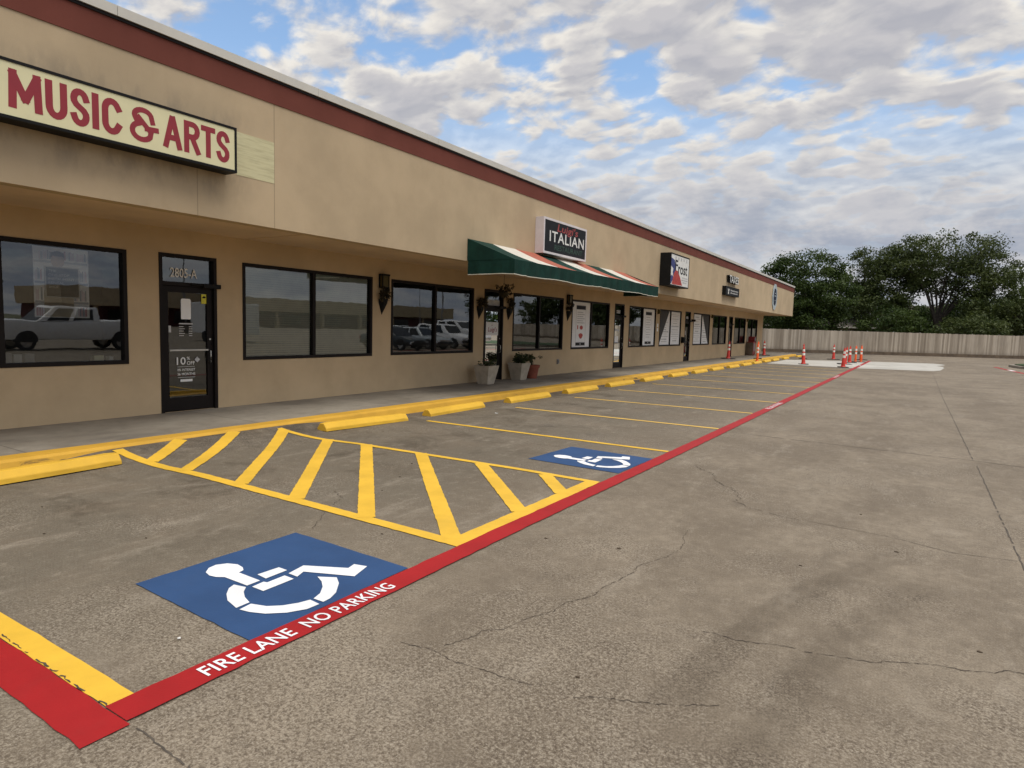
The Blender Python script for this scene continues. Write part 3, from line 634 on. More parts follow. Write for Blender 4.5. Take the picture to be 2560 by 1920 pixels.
FX0, FX1 = XW-.10, XW+.012
def make_window(a, b, mull=None, mid=True):
    mb = MB(); t = .055
    mb.box(FX0, FX1, a-.003, a+t, WZ0-.003, WZ1+.003); mb.box(FX0, FX1, b-t, b+.003, WZ0-.003, WZ1+.003)
    mb.box(FX0, FX1, a+t, b-t, WZ0-.003, WZ0+t); mb.box(FX0, FX1, a+t, b-t, WZ1-t, WZ1+.003)
    m = (a+b)/2 if mull is None else mull
    mb.box(FX0, FX1-.006, m-.035, m+.035, WZ0+t, WZ1-t)
    f = mb.build('window', M_frame, shop)
    for (p, q) in ((a+t, m-.035), (m+.035, b-t)):
        g = MB(); g.quad((XW-.05, p, WZ0+t), (XW-.05, q, WZ0+t), (XW-.05, q, WZ1-t), (XW-.05, p, WZ1-t)); g.build('pane', M_glass, f)
    return f
wins = [make_window(a, b) for a, b in WIN]
# blinds behind the second window: slats, a bit uneven
bb = MB(); zc = WZ0+.03
while zc < 2.62:
    bb.quad((XW-.098, 7.33, zc), (XW-.098, 10.43, zc), (XW-.076, 10.43, zc+.040), (XW-.076, 7.33, zc+.040)); zc += .043
bb.build('blind', M_blind, wins[1])
M_door = M_frame
def make_door(a, b, kind):
    mb = MB(); t = .052; z0, z1, zt = .13, 2.71, 2.235
    mb.box(FX0, FX1, a-.003, a+t, z0, z1+.003); mb.box(FX0, FX1, b-t, b+.003, z0, z1+.003); mb.box(FX0, FX1, a+t, b-t, z1-t, z1+.003); mb.box(FX0, FX1, a+t, b-t, zt-.03, zt+.03)
    d = mb.build('door', M_frame, shop)
    l = MB(); s = .10; x0, x1 = XW-.085, XW-.035; A, B, Z0, Z1 = a+t+.006, b-t-.006, z0+.012, zt-.036
    l.box(x0, x1, A, A+s, Z0, Z1); l.box(x0, x1, B-s, B, Z0, Z1); l.box(x0, x1, A+s, B-s, Z0, Z0+.22); l.box(x0, x1, A+s, B-s, Z1-.10, Z1)
    l.build('door_leaf', M_frame, d)
    l = MB(); l.box(x0+.01, x1+.03, A+s, B-s, 1.135, 1.16); l.build('push_bar', M_steel if kind == 0 else M_frame, d)
    g = MB(); g.quad((XW-.06, A+s, Z0+.22), (XW-.06, B-s, Z0+.22), (XW-.06, B-s, Z1-.1), (XW-.06, A+s, Z1-.1)); g.build('pane', M_doorglass, d)
    g = MB(); g.quad((XW-.06, a+t, zt+.03), (XW-.06, b-t, zt+.03), (XW-.06, b-t, z1-t), (XW-.06, a+t, z1-t)); g.build('transom_pane', M_glass, d)
    h = MB(); yh = B-.055; h.tube([(x1, yh, .92), (x1+.055, yh-.015, .94), (x1+.06, yh-.02, 1.03), (x1+.055, yh-.015, 1.13), (x1, yh, 1.15)], .010, 8); h.lathe([(.018, 0), (.018, .001)], 10, (x1+.0, yh, 1.33)); h.tube([(x1-.01, yh, 1.33), (x1+.012, yh, 1.33)], .017, 10); h.build('handle', M_steel, d, smooth=True)
    h = MB(); h.box(XW-.02, XW+.08, B-.22, B+.10, zt-.045, zt+.03); h.box(XW+.02, XW+.06, B-.42, B-.2, zt-.01, zt+.015); h.build('closer', M_black, d, bevel=.008)
    return d
drs = [make_door(a, b, k) for k, (a, b) in enumerate(DOORS)]
DX = XW-.045
tb = MB(); put_text(tb, '2805-A', (DX, 5.97, 2.34), WY, WZ, .46, .155, bold=.02); tb.build('house_number', M_offwhite, drs[0])
tb = MB(); put_text(tb, '10', (DX, 6.05, .905), WY, WZ, .155, .125, bold=.05); put_text(tb, '%', (DX, 6.225, .985), WY, WZ, .055, .05, bold=.02); put_text(tb, 'OFF', (DX, 6.225, .90), WY, WZ, .14, .06, bold=.03)
tb.box(DX-.001, DX, 6.06, 6.36, .868, .873); put_text(tb, '0% INTEREST', (DX, 6.06, .80), WY, WZ, .31, .04, bold=.03); put_text(tb, '36 MONTHS', (DX, 6.06, .725), WY, WZ, .31, .045, bold=.03)
tb.box(DX-.001, DX, 6.07, 6.37, .690, .695); tb.box(DX-.001, DX, 6.11, 6.32, .62, .66); tb.build('offer_lettering', M_offwhite, drs[0])
tb = MB(); tb.poly([(DX, 6.36, .985), (DX, 6.41, 1.035), (DX, 6.46, .985), (DX, 6.41, .935)]); tb.build('diamond_decal', M_lgrey, drs[0])
tb = MB(); zz_ = 1.555
tb.box(DX-.001, DX, 6.10, 6.34, 1.575, 1.597)
for q in range(5): tb.box(DX-.0008, DX-.0001, 6.10, 6.18+.02*(q % 2), zz_-.038*q-.02, zz_-.038*q-.01); tb.box(DX-.0008, DX-.0001, 6.27, 6.33, zz_-.038*q-.02, zz_-.038*q-.01)
tb.build('hours_lettering', M_lgrey, drs[0])
tb = MB(); tb.prism([(6.145, 1.66), (6.30, 1.66), (6.31, 1.68), (6.31, 1.98), (6.29, 2.0), (6.16, 2.0), (6.14, 1.98), (6.14, 1.68)], 0, DX-.004, DX); o = tb.build('notice', M_paper, origin=(DX, 6.2, 1.66)); tag(o, 'white paper notice taped high on the glass of the first door', 'notice')
tb = MB(); tb.box(DX-.003, DX, 5.895, 5.965, 1.44, 1.55); tag(tb.build('sticker', M_lgrey, origin=(DX, 5.9, 1.44)), 'small pale square sticker at the hinge side of the first door glass', 'sticker')
tb = MB(); tb.box(DX-.003, DX, 6.50, 6.59, 1.93, 2.09); o = tb.build('sticker', M_stickyel, origin=(DX, 6.5, 1.93)); tag(o, 'yellow sticker in the top corner of the first door glass', 'sticker')
tb = MB(); tb.poly([(DX+.002, 6.51, 2.03), (DX+.002, 6.54, 2.06), (DX+.002, 6.58, 2.05), (DX+.002, 6.58, 2.035), (DX+.002, 6.55, 2.02)]); tb.build('camera_symbol', M_black, o)

# other doors: number and papers
for k, num in ((1, '2805-B'), (2, '2805-C'), (3, '2805-D')):
    a, b = DOORS[k]
    if k == 1: continue
    tb = MB()
    for q in range(3): tb.box(DX-.001, DX, a+.30+q*.13, a+.40+q*.13, 2.34, 2.47)
    tb.build('house_number', M_lgrey, drs[k])
tb = MB(); tb.box(DX-.004, DX, 14.96, 15.70, 2.27, 2.43); o = tb.build('notice', M_lgrey, origin=(DX, 15.3, 2.3)); tag(o, 'pale paper strip across the transom of the restaurant door', 'notice')
tb = MB(); tb.box(DX-.004, DX, 15.02, 15.66, 1.42, 1.80); o = tb.build('door_sign', M_paper, origin=(DX, 15.3, 1.4)); tag(o, 'white sign with red script on the glass of the restaurant door', 'sign')
tb = MB(); put_text(tb, "Luigi's", (DX+.003, 15.13, 1.49), WY, WZ, .46, .17, bold=.02, shear=.2); put_text(tb, "to", (DX+.003, 15.30, 1.69), WY, WZ, .06, .04); tb.build('lettering', M_signred, o)
tb = MB(); tb.box(DX-.004, DX, 24.12, 24.52, 1.12, 1.42); tag(tb.build('notice', M_paper, origin=(DX, 24.3, 1.1)), 'white paper taped on the glass of the third door', 'notice')
tb = MB(); tb.box(DX-.004, DX, 24.12, 24.60, 1.62, 1.72); tag(tb.build('decal', M_lgrey, origin=(DX, 24.3, 1.6)), 'pale lettering strip on the third door above the taped paper', 'decal')
tb = MB(); tb.box(DX-.004, DX, 33.22, 33.42, 1.50, 1.72); tag(tb.build('notice', M_paper, origin=(DX, 33.3, 1.5)), 'small white paper on the fourth door beside the black wall box', 'notice')

# poster in the first window: a person behind a framed board, shelves around
PX = XW-.072
po = MB(); po.cur = 0; po.box(PX-.01, PX, 4.06, 4.76, 1.64, 2.62)
prg = random.Random(9); po.cur = 1
for zrow, h in ((2.45, .13), (2.16, .17), (1.88, .18), (1.66, .14)):
    y = 4.08
    while y < 4.72:
        ww = prg.uniform(.012, .03); po.cur = prg.choice((1, 2, 3, 4)); po.quad((PX+.0015, y, zrow), (PX+.0015, y+ww, zrow), (PX+.0015, y+ww, zrow+h*prg.uniform(.7, 1)), (PX+.0015, y, zrow+h*prg.uniform(.7, 1))); y += ww+.004
po.cur = 5
for zrow in (2.40, 2.11, 1.84): po.quad((PX+.002, 4.07, zrow), (PX+.002, 4.75, zrow), (PX+.002, 4.75, zrow+.03), (PX+.002, 4.07, zrow+.03))
M_p1 = simple('poster_mauve', (.74, .62, .64), .6); M_p2 = simple('poster_pink', (.60, .34, .33), .6); M_p3 = simple('poster_stone', (.88, .86, .82), .6); M_p4 = simple('poster_slate', (.34, .36, .40), .6); M_skin = simple('poster_skin', (.50, .36, .28), .6); M_shirt = simple('poster_shirt', (.45, .38, .27), .6); M_hair = simple('poster_hair', (.05, .04, .035), .6)
po.cur = 6; po.poly([(PX+.004, 4.36+.085*math.cos(a), 2.44+.11*math.sin(a)) for a in [2*math.pi*k/20 for k in range(20)]])
po.cur = 8; po.poly([(PX+.005, 4.27, 2.47), (PX+.005, 4.28, 2.55), (PX+.005, 4.36, 2.575), (PX+.005, 4.44, 2.55), (PX+.005, 4.45, 2.47), (PX+.005, 4.42, 2.50), (PX+.005, 4.30, 2.50)])
po.cur = 7; po.poly([(PX+.003, 4.18, 1.65), (PX+.003, 4.56, 1.65), (PX+.003, 4.55, 2.0), (PX+.003, 4.44, 2.33), (PX+.003, 4.28, 2.33), (PX+.003, 4.18, 2.0)])
poster = po.build('poster', [M_p3, M_p1, M_p2, M_p3, M_p4, M_p4, M_skin, M_shirt, M_hair], origin=(PX, 4.4, 1.64)); tag(poster, 'tall photo poster of a person holding a framed board in the first window', 'poster')
tb = MB(); tb.box(PX+.006, PX+.012, 4.20, 4.62, 1.93, 2.345); tb.build('board', M_signblack, poster)
tb = MB()
for (a0, a1, b0, b1) in ((4.19, 4.63, 1.92, 1.935), (4.19, 4.63, 2.34, 2.355), (4.19, 4.205, 1.935, 2.34), (4.615, 4.63, 1.935, 2.34)): tb.box(PX+.006, PX+.016, a0, a1, b0, b1)
for q, s in enumerate(('THE', 'ONE-STOP', 'INSTRUMENT', 'RENTAL', 'SHOP')): put_text(tb, s, (PX+.0135, 4.235, 2.275-q*.055), WY, WZ, .033*len(s), .033, bold=.04)
tb.build('lettering', M_light, poster)
# small goods on the sill inside the first window
for k, (y, w_, h_, m_) in enumerate(((3.74, .11, .18, M_grey), (3.87, .10, .16, M_lgrey), (4.0, .12, .17, M_grey), (4.9, .14, .12, M_cream), (5.12, .06, .10, M_offwhite))):
    bx = MB(); bx.box(XW-.40, XW-.28, y, y+w_, WZ0, WZ0+h_)
    tag(bx.build('display_box', m_, origin=(XW-.34, y, WZ0), bevel=.004), ('dark display box in the corner of the first window', 'pale display box next to the corner box in the first window', 'grey display box under the poster in the first window', 'cream display box right of the poster in the first window', 'small white display box at the right end of the first window')[k], 'display box')
bx = MB(); bx.box(XW-.60, XW-TH-.01, 2.05, 5.25, WZ0-.06, WZ0); tag(bx.build('window_shelf', M_ledge, origin=(XW-.4, 3.6, .9)), 'display shelf inside the first window', 'shelf')

# posters and curtains of the far shops
def phone_poster(y0, y1, lab, red):
    x = XW-.042; mb = MB(); mb.cur = 0; mb.box(x-.006, x, y0, y1, 1.02, 2.63); c = (y0+y1)/2; hw = .25*(y1-y0)
    mb.cur = 1; mb.box(x-.001, x+.001, c-hw-.02, c+hw+.02, 1.06, 2.52); mb.cur = 0; mb.box(x, x+.002, c-hw, c+hw, 1.20, 2.36)
    mb.cur = 2; mb.box(x, x+.003, c-hw, c+hw, 2.37, 2.50); mb.box(x, x+.003, c-hw, c+hw, 1.08, 1.18)
    mb.cur = 1
    for q in range(6 if red else 9): z = 2.28-q*(.075 if red else .11); mb.box(x+.002, x+.003, c-hw*.8, c+hw*(.5+.3*(q % 2)), z-.03, z)
    mb.cur = 3
    if red:
        mb.poly([(x+.004, c+.05+.13*math.cos(a), 1.72+.075*math.sin(a)) for a in [2*math.pi*k/12 for k in range(12)]]); mb.poly([(x+.004, c+.02+.16*math.cos(a)*(1+.2*math.sin(3*a)), 1.42+.10*math.sin(a)) for a in [2*math.pi*k/14 for k in range(14)]]); mb.box(x+.002, x+.004, c-hw*.75, c-hw*.55, 1.66, 1.80)
    mb.cur = 0; mb.box(x+.003, x+.004, c-.03, c+.03, 1.11, 1.15)
    o = mb.build('poster', [M_paper, M_lgrey, M_signblack, M_txred], origin=(x, c, 1.02)); tag(o, lab, 'poster')
phone_poster(20.30, 21.78, 'white window poster drawn like a tall phone with two red pictures', True)
phone_poster(27.18, 28.66, 'white window poster drawn like a tall phone with grey text only', False)
def text_poster(y0, y1, lab, seed):
    x = XW-.042; mb = MB(); mb.cur = 0; mb.box(x-.006, x, y0, y1, 1.02, 2.63); rg = random.Random(seed); mb.cur = 1; z = 2.5
    while z > 1.1:
        wd = rg.uniform(.35, .85)*(y1-y0); c = (y0+y1)/2; h = rg.choice((.02, .03, .055)); mb.box(x, x+.001, c-wd/2, c+wd/2, z-h, z); z -= h+rg.uniform(.05, .13)
    o = mb.build('poster', [M_paper, M_lgrey], origin=(x, y0, 1.02)); tag(o, lab, 'poster')
text_poster(29.33, 30.82, 'white text poster half covered by a dark curtain, near pane of its window', 1)
text_poster(30.94, 32.40, 'white text poster filling the pane just before the fourth door', 2)
text_poster(34.67, 36.16, 'white text poster filling the pane just after the fourth door', 3)
text_poster(36.26, 37.73, 'white text poster half covered by a dark curtain, just after the fourth door', 4)
for k, (tri, lab) in enumerate((([(29.33, 2.63), (30.70, 2.63), (29.40, 1.05), (29.33, 1.05)], 'dark grey curtain swept aside in the window before the fourth door'), ([(36.4, 2.63), (37.73, 2.63), (37.73, 1.05), (37.66, 1.05)], 'dark grey curtain swept aside in the window after the fourth door'))):
    mb = MB(); mb.prism(tri, 0, XW-.0405, XW-.034); tag(mb.build('curtain', M_curtain, origin=(XW-.065, tri[0][0], 1.05)), lab, 'curtain')

# ================================================================== signs on the fascia
def sign_box(name, y0, y1, z0, z1, d, fr, mcase, mface, lab, xb=XF):
    mb = MB(); x1 = xb+d
    mb.box(xb+.002, x1-.02, y0, y1, z0, z1)
    for (a0, a1, b0, b1) in ((y0, y1, z0, z0+fr), (y0, y1, z1-fr, z1), (y0, y0+fr, z0+fr, z1-fr), (y1-fr, y1, z0+fr, z1-fr)): mb.box(x1-.02, x1, a0, a1, b0, b1)
    o = mb.build(name, mcase, origin=(xb+d/2, (y0+y1)/2, z0)); tag(o, lab, 'sign')
    f = MB(); f.box(x1-.021, x1-.008, y0+fr, y1-fr, z0+fr, z1-fr); f.build('sign_face', mface, o); return o, x1-.0065
s1, fx = sign_box('shop_sign', 2.30, 5.67, 3.70, 4.305, .26, .032, M_black, M_cream, 'long cream sign with big red letters in a black frame')
tb = MB()
LETS = [('M', 3.023, 3.334, 3.818, 4.212, .075), ('U', 3.362, 3.576, 3.81, 4.212, .072), ('S', 3.607, 3.80, 3.80, 4.21, .070), ('I', 3.826, 3.902, 3.812, 4.212, .074), ('C', 3.932, 4.15, 3.80, 4.21, .072),
        ('&', 4.24, 4.585, 3.80, 4.21, .062), ('A', 4.645, 4.887, 3.812, 4.212, .070), ('R', 4.915, 5.136, 3.812, 4.212, .070), ('T', 5.148, 5.351, 3.812, 4.212, .070), ('S', 5.368, 5.56, 3.80, 4.21, .068)]
for ch, y0, y1, z0, z1, wd in LETS: strokes(tb, fx, y0, y1, z0, z1, GLY[ch], wd)
tb.build('lettering', M_signred, s1)
s2, fx = sign_box('shop_sign', 14.30, 16.75, 3.57, 4.47, .25, .055, M_whitebox, M_signblack, 'black restaurant sign with red, white and green words in a white frame')
tb = MB(); put_text(tb, 'ITALIAN', (fx, 14.62, 3.90), WY, WZ, 1.98, .27, bold=.015, space=1.1)
tb.build('lettering', M_offwhite, s2)
tb = MB(); put_text(tb, "Luigi's", (fx, 15.02, 4.13), WY, WZ, 1.2, .26, bold=.02, shear=.15); tb.build('script_lettering', M_luired, s2)
tb = MB(); put_text(tb, "RESTAURANT", (fx, 14.9, 3.70), WY, WZ, 1.62, .14, bold=.02); tb.build('green_lettering', M_luigreen, s2)
s3, fx = sign_box('shop_sign', 23.60, 25.86, 3.39, 4.60, .42, .045, M_black, M_offwhite, 'deep black sign box with a white face and a blue and red flag shape')
tb = MB(); tb.cur = 0
tb.poly([(fx, 23.66, 4.42), (fx, 24.05, 4.36), (fx, 24.25, 3.95), (fx, 24.0, 3.72), (fx, 23.75, 3.48), (fx, 23.66, 3.46)])
tb.cur = 1; tb.poly([(fx+.001, 23.80, 3.45), (fx+.001, 25.05, 3.46), (fx+.001, 24.75, 3.78), (fx+.001, 24.45, 3.98), (fx+.001, 24.2, 4.0), (fx+.001, 24.0, 3.85)])
tb.cur = 2; tb.poly([(fx+.002, 23.66, 4.12), (fx+.002, 23.92, 4.02), (fx+.002, 23.86, 3.90), (fx+.002, 23.95, 3.72), (fx+.002, 23.78, 3.80), (fx+.002, 23.66, 3.74)])
tb.build('flag_emblem', [M_txblue, M_txred, M_offwhite], s3)
tb = MB(); tb.cur = 0; put_text(tb, 'F', (fx+.003, 24.12, 3.98), WY, WZ, .32, .40, bold=.04); put_text(tb, 'rost', (fx+.003, 24.50, 3.88), WY, WZ, 1.12, .34, bold=.04); tb.cur = 1
for q, (a, b) in enumerate(((25.0, 25.7), (24.95, 25.72), (25.1, 25.6))): tb.box(fx, fx+.002, a, b, 3.74-q*.09, 3.79-q*.09)
for q in range(5): tb.box(fx, fx+.002, 24.1+q*.33, 24.25+q*.33, 4.38+.02*(q % 2), 4.50)
tb.build('lettering', [M_signblack, M_lgrey], s3)
tb = MB(); tb.cur = 0; put_text3(tb, 'TAXES', (XF+.02, 33.35, 4.20), WY, WZ, WX, 1.9, .37, .16, bold=.04)
o = tb.build('shop_sign', M_black, origin=(XF+.1, 34.3, 4.2)); tag(o, 'raised white tax shop letters with dark sides above a small black sign', 'sign')
tb = MB(); put_text(tb, 'TAXES', (XF+.182, 33.35, 4.20), WY, WZ, 1.9, .37, bold=.035); tb.build('letter_face', M_offwhite, o)
s5, fx = sign_box('shop_sign', 32.72, 35.5, 3.55, 3.99, .18, .02, M_black, M_signblack, 'small black sign with a white mark and two lines of pale text')
tb = MB(); tb.poly([(fx, 33.1, 3.88), (fx, 33.22, 3.88), (fx, 33.3, 3.76), (fx, 33.38, 3.88), (fx, 33.5, 3.88), (fx, 33.36, 3.74), (fx, 33.4, 3.62), (fx, 33.2, 3.62), (fx, 33.24, 3.74)]); tb.build('white_mark', M_offwhite, s5)
tb = MB()
for row, z in ((0, 3.78), (1, 3.66)):
    y = 33.7; rg = random.Random(row)
    while y < 35.2:
        ww = rg.uniform(.05, .09); tb.box(fx-.001, fx+.0005, y, y+ww, z, z+rg.choice((.05, .07))); y += ww+.035
tb.build('lettering', M_lgrey, s5)
ov = MB(); NN = 40
def oval(mb, ry, rz, x, sc=0):
    mb.prism([(46.2+(ry+sc*math.cos(10*a))*math.cos(a), 4.15+(rz+sc*math.cos(10*a))*math.sin(a)) for a in [2*math.pi*k/NN for k in range(NN)]], 0, x-.02, x)
oval(ov, .80, .86, XF+.045, .03)
M_ovp = simple('pale_blue_sign', (.40, .46, .48), .5); M_navy = simple('navy_sign', (.014, .022, .05), .4)
o = ov.build('shop_sign', M_ovp, origin=(XF+.03, 46.2, 4.1)); tag(o, 'round pale blue sign with a dark navy centre near the far building end', 'sign')
ov = MB(); oval(ov, .46, .56, XF+.062); ov.build('sign_center', M_navy, o)
ov = MB(); ov.box(XF+.06, XF+.066, 45.95, 46.45, 4.18, 4.24); ov.box(XF+.06, XF+.066, 46.05, 46.35, 4.36, 4.42); ov.box(XF+.06, XF+.066, 46.05, 46.4, 3.9, 3.94); ov.build('lettering', M_ovp, o)

# ================================================================== awning
AY0, AY1, AXB, AXF, AZB, AZF, AZV = 11.42, 20.15, XF+.004, -7.18, 3.56, 3.085, 2.79
aw = empty('awning', (-7.8, 15.8, 2.8), 'green awning with white and red stripes under the restaurant sign', 'awning')
cols = [M_canvas_g, M_canvas_w, M_canvas_r]
tb = MB(); n9 = 9
for k in range(n9):
    tb.cur = k % 3; a = AY0+(AY1-AY0)*k/n9; b = AY0+(AY1-AY0)*(k+1)/n9
    for j in range(6):
        t0, t1 = j/6, (j+1)/6
        def pt(y, t): return (AXB+(AXF-AXB)*t, y, AZB+(AZF-AZB)*t-.03*math.sin(math.pi*t))
        tb.quad(pt(a, t0), pt(b, t0), pt(b, t1), pt(a, t1))
tb.build('striped_top', cols, aw, smooth=False)
tb = MB()
for y in (AY0, AY1):
    tb = MB(); tb.poly([(AXB, y, AZB), (AXF, y, AZF), (AXB, y, AZF)]); tb.build('side_panel', M_canvas_g, aw)
tb = MB(); ra = random.Random(8)
path = [(AXB+.02+(AXF-AXB-.02)*i/8, AY0+.005) for i in range(8)]+[(AXF, AY0+(AY1-AY0)*i/60) for i in range(61)]+[(AXF-(AXF-AXB-.02)*i/8, AY1-.005) for i in range(1, 9)]
T = []; B = []
for i, (x, y) in enumerate(path):
    wv = .018*math.sin(i*1.9)+ra.uniform(-.008, .008); T.append((x, y, AZF+.001)); B.append((x+(wv if 8 <= i <= 68 else 0), y+(wv if not 8 <= i <= 68 else 0), AZV+.012*math.sin(i*.37)+ra.uniform(-.004, .004)))
for i in range(len(path)-1): tb.quad(T[i], T[i+1], B[i+1], B[i])
tb.build('valance', M_canvas_g, aw, smooth=True)
tb = MB()
for i in range(len(path)-1):
    a, b = B[i], B[i+1]; tb.quad((a[0]+.002, a[1]-.002, a[2]), (b[0]+.002, b[1]-.002, b[2]), (b[0]+.002, b[1]-.002, b[2]-.016), (a[0]+.002, a[1]-.002, a[2]-.016))
tb.build('piping', M_trim, aw)
tb = MB()
for y in (AY0+.03, AY1-.03, (AY0+AY1)/2): tb.tube([(AXB+.03, y, AZF+.02), (AXF-.03, y, AZF-.01)], .014, 6); tb.tube([(AXB+.03, y, AZB-.05), (AXF-.03, y, AZF-.03)], .014, 6)
tb.tube([(AXF-.03, AY0+.03, AZF-.01), (AXF-.03, AY1-.03, AZF-.01)], .014, 6); tb.build('awning_frame', M_black, aw)

# ================================================================== foliage helpers
def leaf_cloud(centres, radii, per, size, seed, droop=.3, aspect=.45):
    rg = np.random.default_rng(seed); C = np.array(centres); Rr = np.array(radii)
    idx = np.repeat(np.arange(len(C)), per); N = len(idx)
    d = rg.normal(size=(N, 3)); d /= np.linalg.norm(d, axis=1)[:, None]; rad = rg.random(N)**.45
    P = C[idx]+d*rad[:, None]*Rr[idx]
    nrm = d*.5+rg.normal(size=(N, 3))*.6+np.array([0, 0, .4]); nrm /= np.linalg.norm(nrm, axis=1)[:, None]
    t = rg.normal(size=(N, 3)); t[:, 2] -= droop; t -= nrm*(t*nrm).sum(1)[:, None]; t /= np.linalg.norm(t, axis=1)[:, None]; b = np.cross(nrm, t)
    s = size*(.6+.8*rg.random(N)); L = t*s[:, None]; W = b*(s*aspect)[:, None]
    V = np.stack([P-L*.5, P+W*.5, P+L*.5, P-W*.5], 1).reshape(-1, 3)
    return V, N
def leaf_mesh(name, V, N, mt, parent):
    me = bpy.data.meshes.new(name); off = np.array(ORG[parent.name])
    me.vertices.add(4*N); me.vertices.foreach_set('co', (V-off).astype(np.float32).ravel()); me.loops.add(4*N); me.loops.foreach_set('vertex_index', np.arange(4*N, dtype=np.int32))
    me.polygons.add(N); me.polygons.foreach_set('loop_start', np.arange(0, 4*N, 4, dtype=np.int32)); me.polygons.foreach_set('loop_total', np.full(N, 4, dtype=np.int32)); me.update(calc_edges=True)
    me.materials.append(mt); o = bpy.data.objects.new(name, me); COL.objects.link(o); o.parent = parent; ORG[o.name] = ORG[parent.name]; return o

# ================================================================== planters at the restaurant door
def planter(x, y, rot, lab, bushy, seed):
    r = empty('planter', (x, y, .13), lab, 'planter', 'plant pots by the restaurant door'); rg = random.Random(seed)
    mb = MB(); b, t, h = .16, .255, .50
    def ring(s, z): return [(s*math.cos(a+rot)*1.414, s*math.sin(a+rot)*1.414, z) for a in (math.pi/4, 3*math.pi/4, 5*math.pi/4, 7*math.pi/4)]
    v = ring(b, 0)+ring(t, h)+ring(t-.03, h)+ring(t-.05, h-.08)
    mb.add(v, [(3, 2, 1, 0)]+[(k*4+i, k*4+(i+1) % 4, k*4+4+(i+1) % 4, k*4+4+i) for k in range(3) for i in range(4)]); mb.build('pot', M_planter, r, local=True, bevel=.006)
    mb = MB(); mb.poly(ring(t-.045, h-.06)); mb.build('soil', M_soil, r, local=True)
    st = MB(); cs = []; rr = []
    for k in range(16 if bushy else 7):
        a = rg.uniform(0, 6.28); q = rg.uniform(.03, .16); hh = rg.uniform(.12, .30) if bushy else rg.uniform(.08, .24)
        tip = (q*1.5*math.cos(a), q*1.5*math.sin(a), h+hh-.05); st.tube([(q*.5*math.cos(a), q*.5*math.sin(a), h-.06), (q*math.cos(a), q*math.sin(a), h+hh*.5), tip], [.007, .005, .003], 5)
        cs.append((x+tip[0], y+tip[1], .13+tip[2])); rr.append((.09, .09, .07))
        cs.append((x+tip[0]*.7, y+tip[1]*.7, .13+tip[2]-hh*.4)); rr.append((.08, .08, .06))
    st.build('stem', M_bark, r, local=True); V, N = leaf_cloud(cs, rr, 26 if bushy else 14, .07, seed); leaf_mesh('foliage', V, N, M_leaf3, r)
planter(-9.80, 14.30, .0, 'square tapered grey planter with sparse plant, left of the restaurant door', False, 1)
planter(-9.93, 16.20, .0, 'square tapered grey planter with bushy plant, right of the restaurant door', True, 2)
r = empty('planter', (-9.95, 17.0, .13), 'round terracotta pot with bushy plant beside the grey planter', 'planter', 'plant pots by the restaurant door')
mb = MB(); mb.lathe([(.15, 0), (.21, .33), (.235, .33), (.245, .41), (.215, .41), (.205, .36)], 24); mb.build('pot', M_terra, r, local=True, smooth=True)
mb = MB(); mb.poly([(.20*math.cos(2*math.pi*k/16), .20*math.sin(2*math.pi*k/16), .37) for k in range(16)]); mb.build('soil', M_soil, r, local=True)
rg = random.Random(6); cs = []; st = MB()
for k in range(15):
    a = rg.uniform(0, 6.28); q = rg.uniform(.05, .30); z = .42+rg.uniform(.05, .28); st.tube([(0, 0, .36), (q*.4*math.cos(a), q*.4*math.sin(a), z-.02), (q*math.cos(a), q*math.sin(a), z)], [.006, .005, .003], 5); cs.append((-9.95+q*math.cos(a), 17.0+q*math.sin(a), .13+z))
st.build('stem', M_bark, r, local=True); V, N = leaf_cloud(cs, [(.08, .08, .06)]*len(cs), 26, .065, 5); leaf_mesh('foliage', V, N, M_leaf3, r)

# wall cones with dried flowers
def wall_cone(y, ztip, lamp, lab, seed):
    r = empty('wall_vase', (XW, y, ztip), lab, 'wall vase', 'cone wall vases with dried flowers')
    mb = MB(); mb.add([(0, 0, 0), (.005, -.10, .26), (.12, -.055, .27), (.12, .055, .27), (.005, .10, .26), (.005, -.11, .36), (.13, -.06, .36), (.13, .06, .36), (.005, .11, .36)], [(0, 2, 1), (0, 3, 2), (0, 4, 3), (1, 2, 6, 5), (2, 3, 7, 6), (3, 4, 8, 7), (0, 1, 4)]); mb.build('cone', M_black, r, local=True)
    rg = random.Random(seed); cs = [(XW+rg.uniform(.04, .16), y+rg.uniform(-.14, .14), ztip+rg.uniform(.36, .62)) for _ in range(14)]; V, N = leaf_cloud(cs, [(.05, .06, .07)]*14, 26, .07, seed); leaf_mesh('dried_flowers', V, N, M_leafdry, r)
    if lamp:
        q = empty('wall_lantern', (XW, y, ztip+.60), lamp, 'wall lantern'); mb = MB(); mb.box(0, .02, -.10, .10, 0, .30); mb.box(.02, .14, -.12, .12, .27, .31); mb.box(.02, .13, -.11, .11, 0, .025)
        for yy_ in (-.11, .09):
            for xx_ in (.02, .11): mb.box(xx_, xx_+.02, yy_, yy_+.02, .025, .27)
        mb.build('lantern_frame', M_black, q, local=True); mb = MB(); mb.box(.03, .12, -.095, .095, .025, .27); mb.build('lantern_glass', M_brass, q, local=True)
wall_cone(10.80, 1.87, 'brass wall lantern above the flower cone between the second and third windows', 'dark flower cone on the wall between the second and third windows', 1)
wall_cone(14.60, 1.86, None, 'dark flower cone on the wall just left of the restaurant door', 2)
wall_cone(16.10, 1.86, None, 'dark flower cone on the wall just right of the restaurant door', 3)
wall_cone(19.90, 1.92, 'brass wall lantern above the flower cone beside the first phone poster', 'dark flower cone on the wall beside the first phone poster', 4)
r = empty('hanging_basket', (-9.85, 15.15, 2.62), 'hanging basket of dark dried plants above the restaurant door', 'hanging basket')
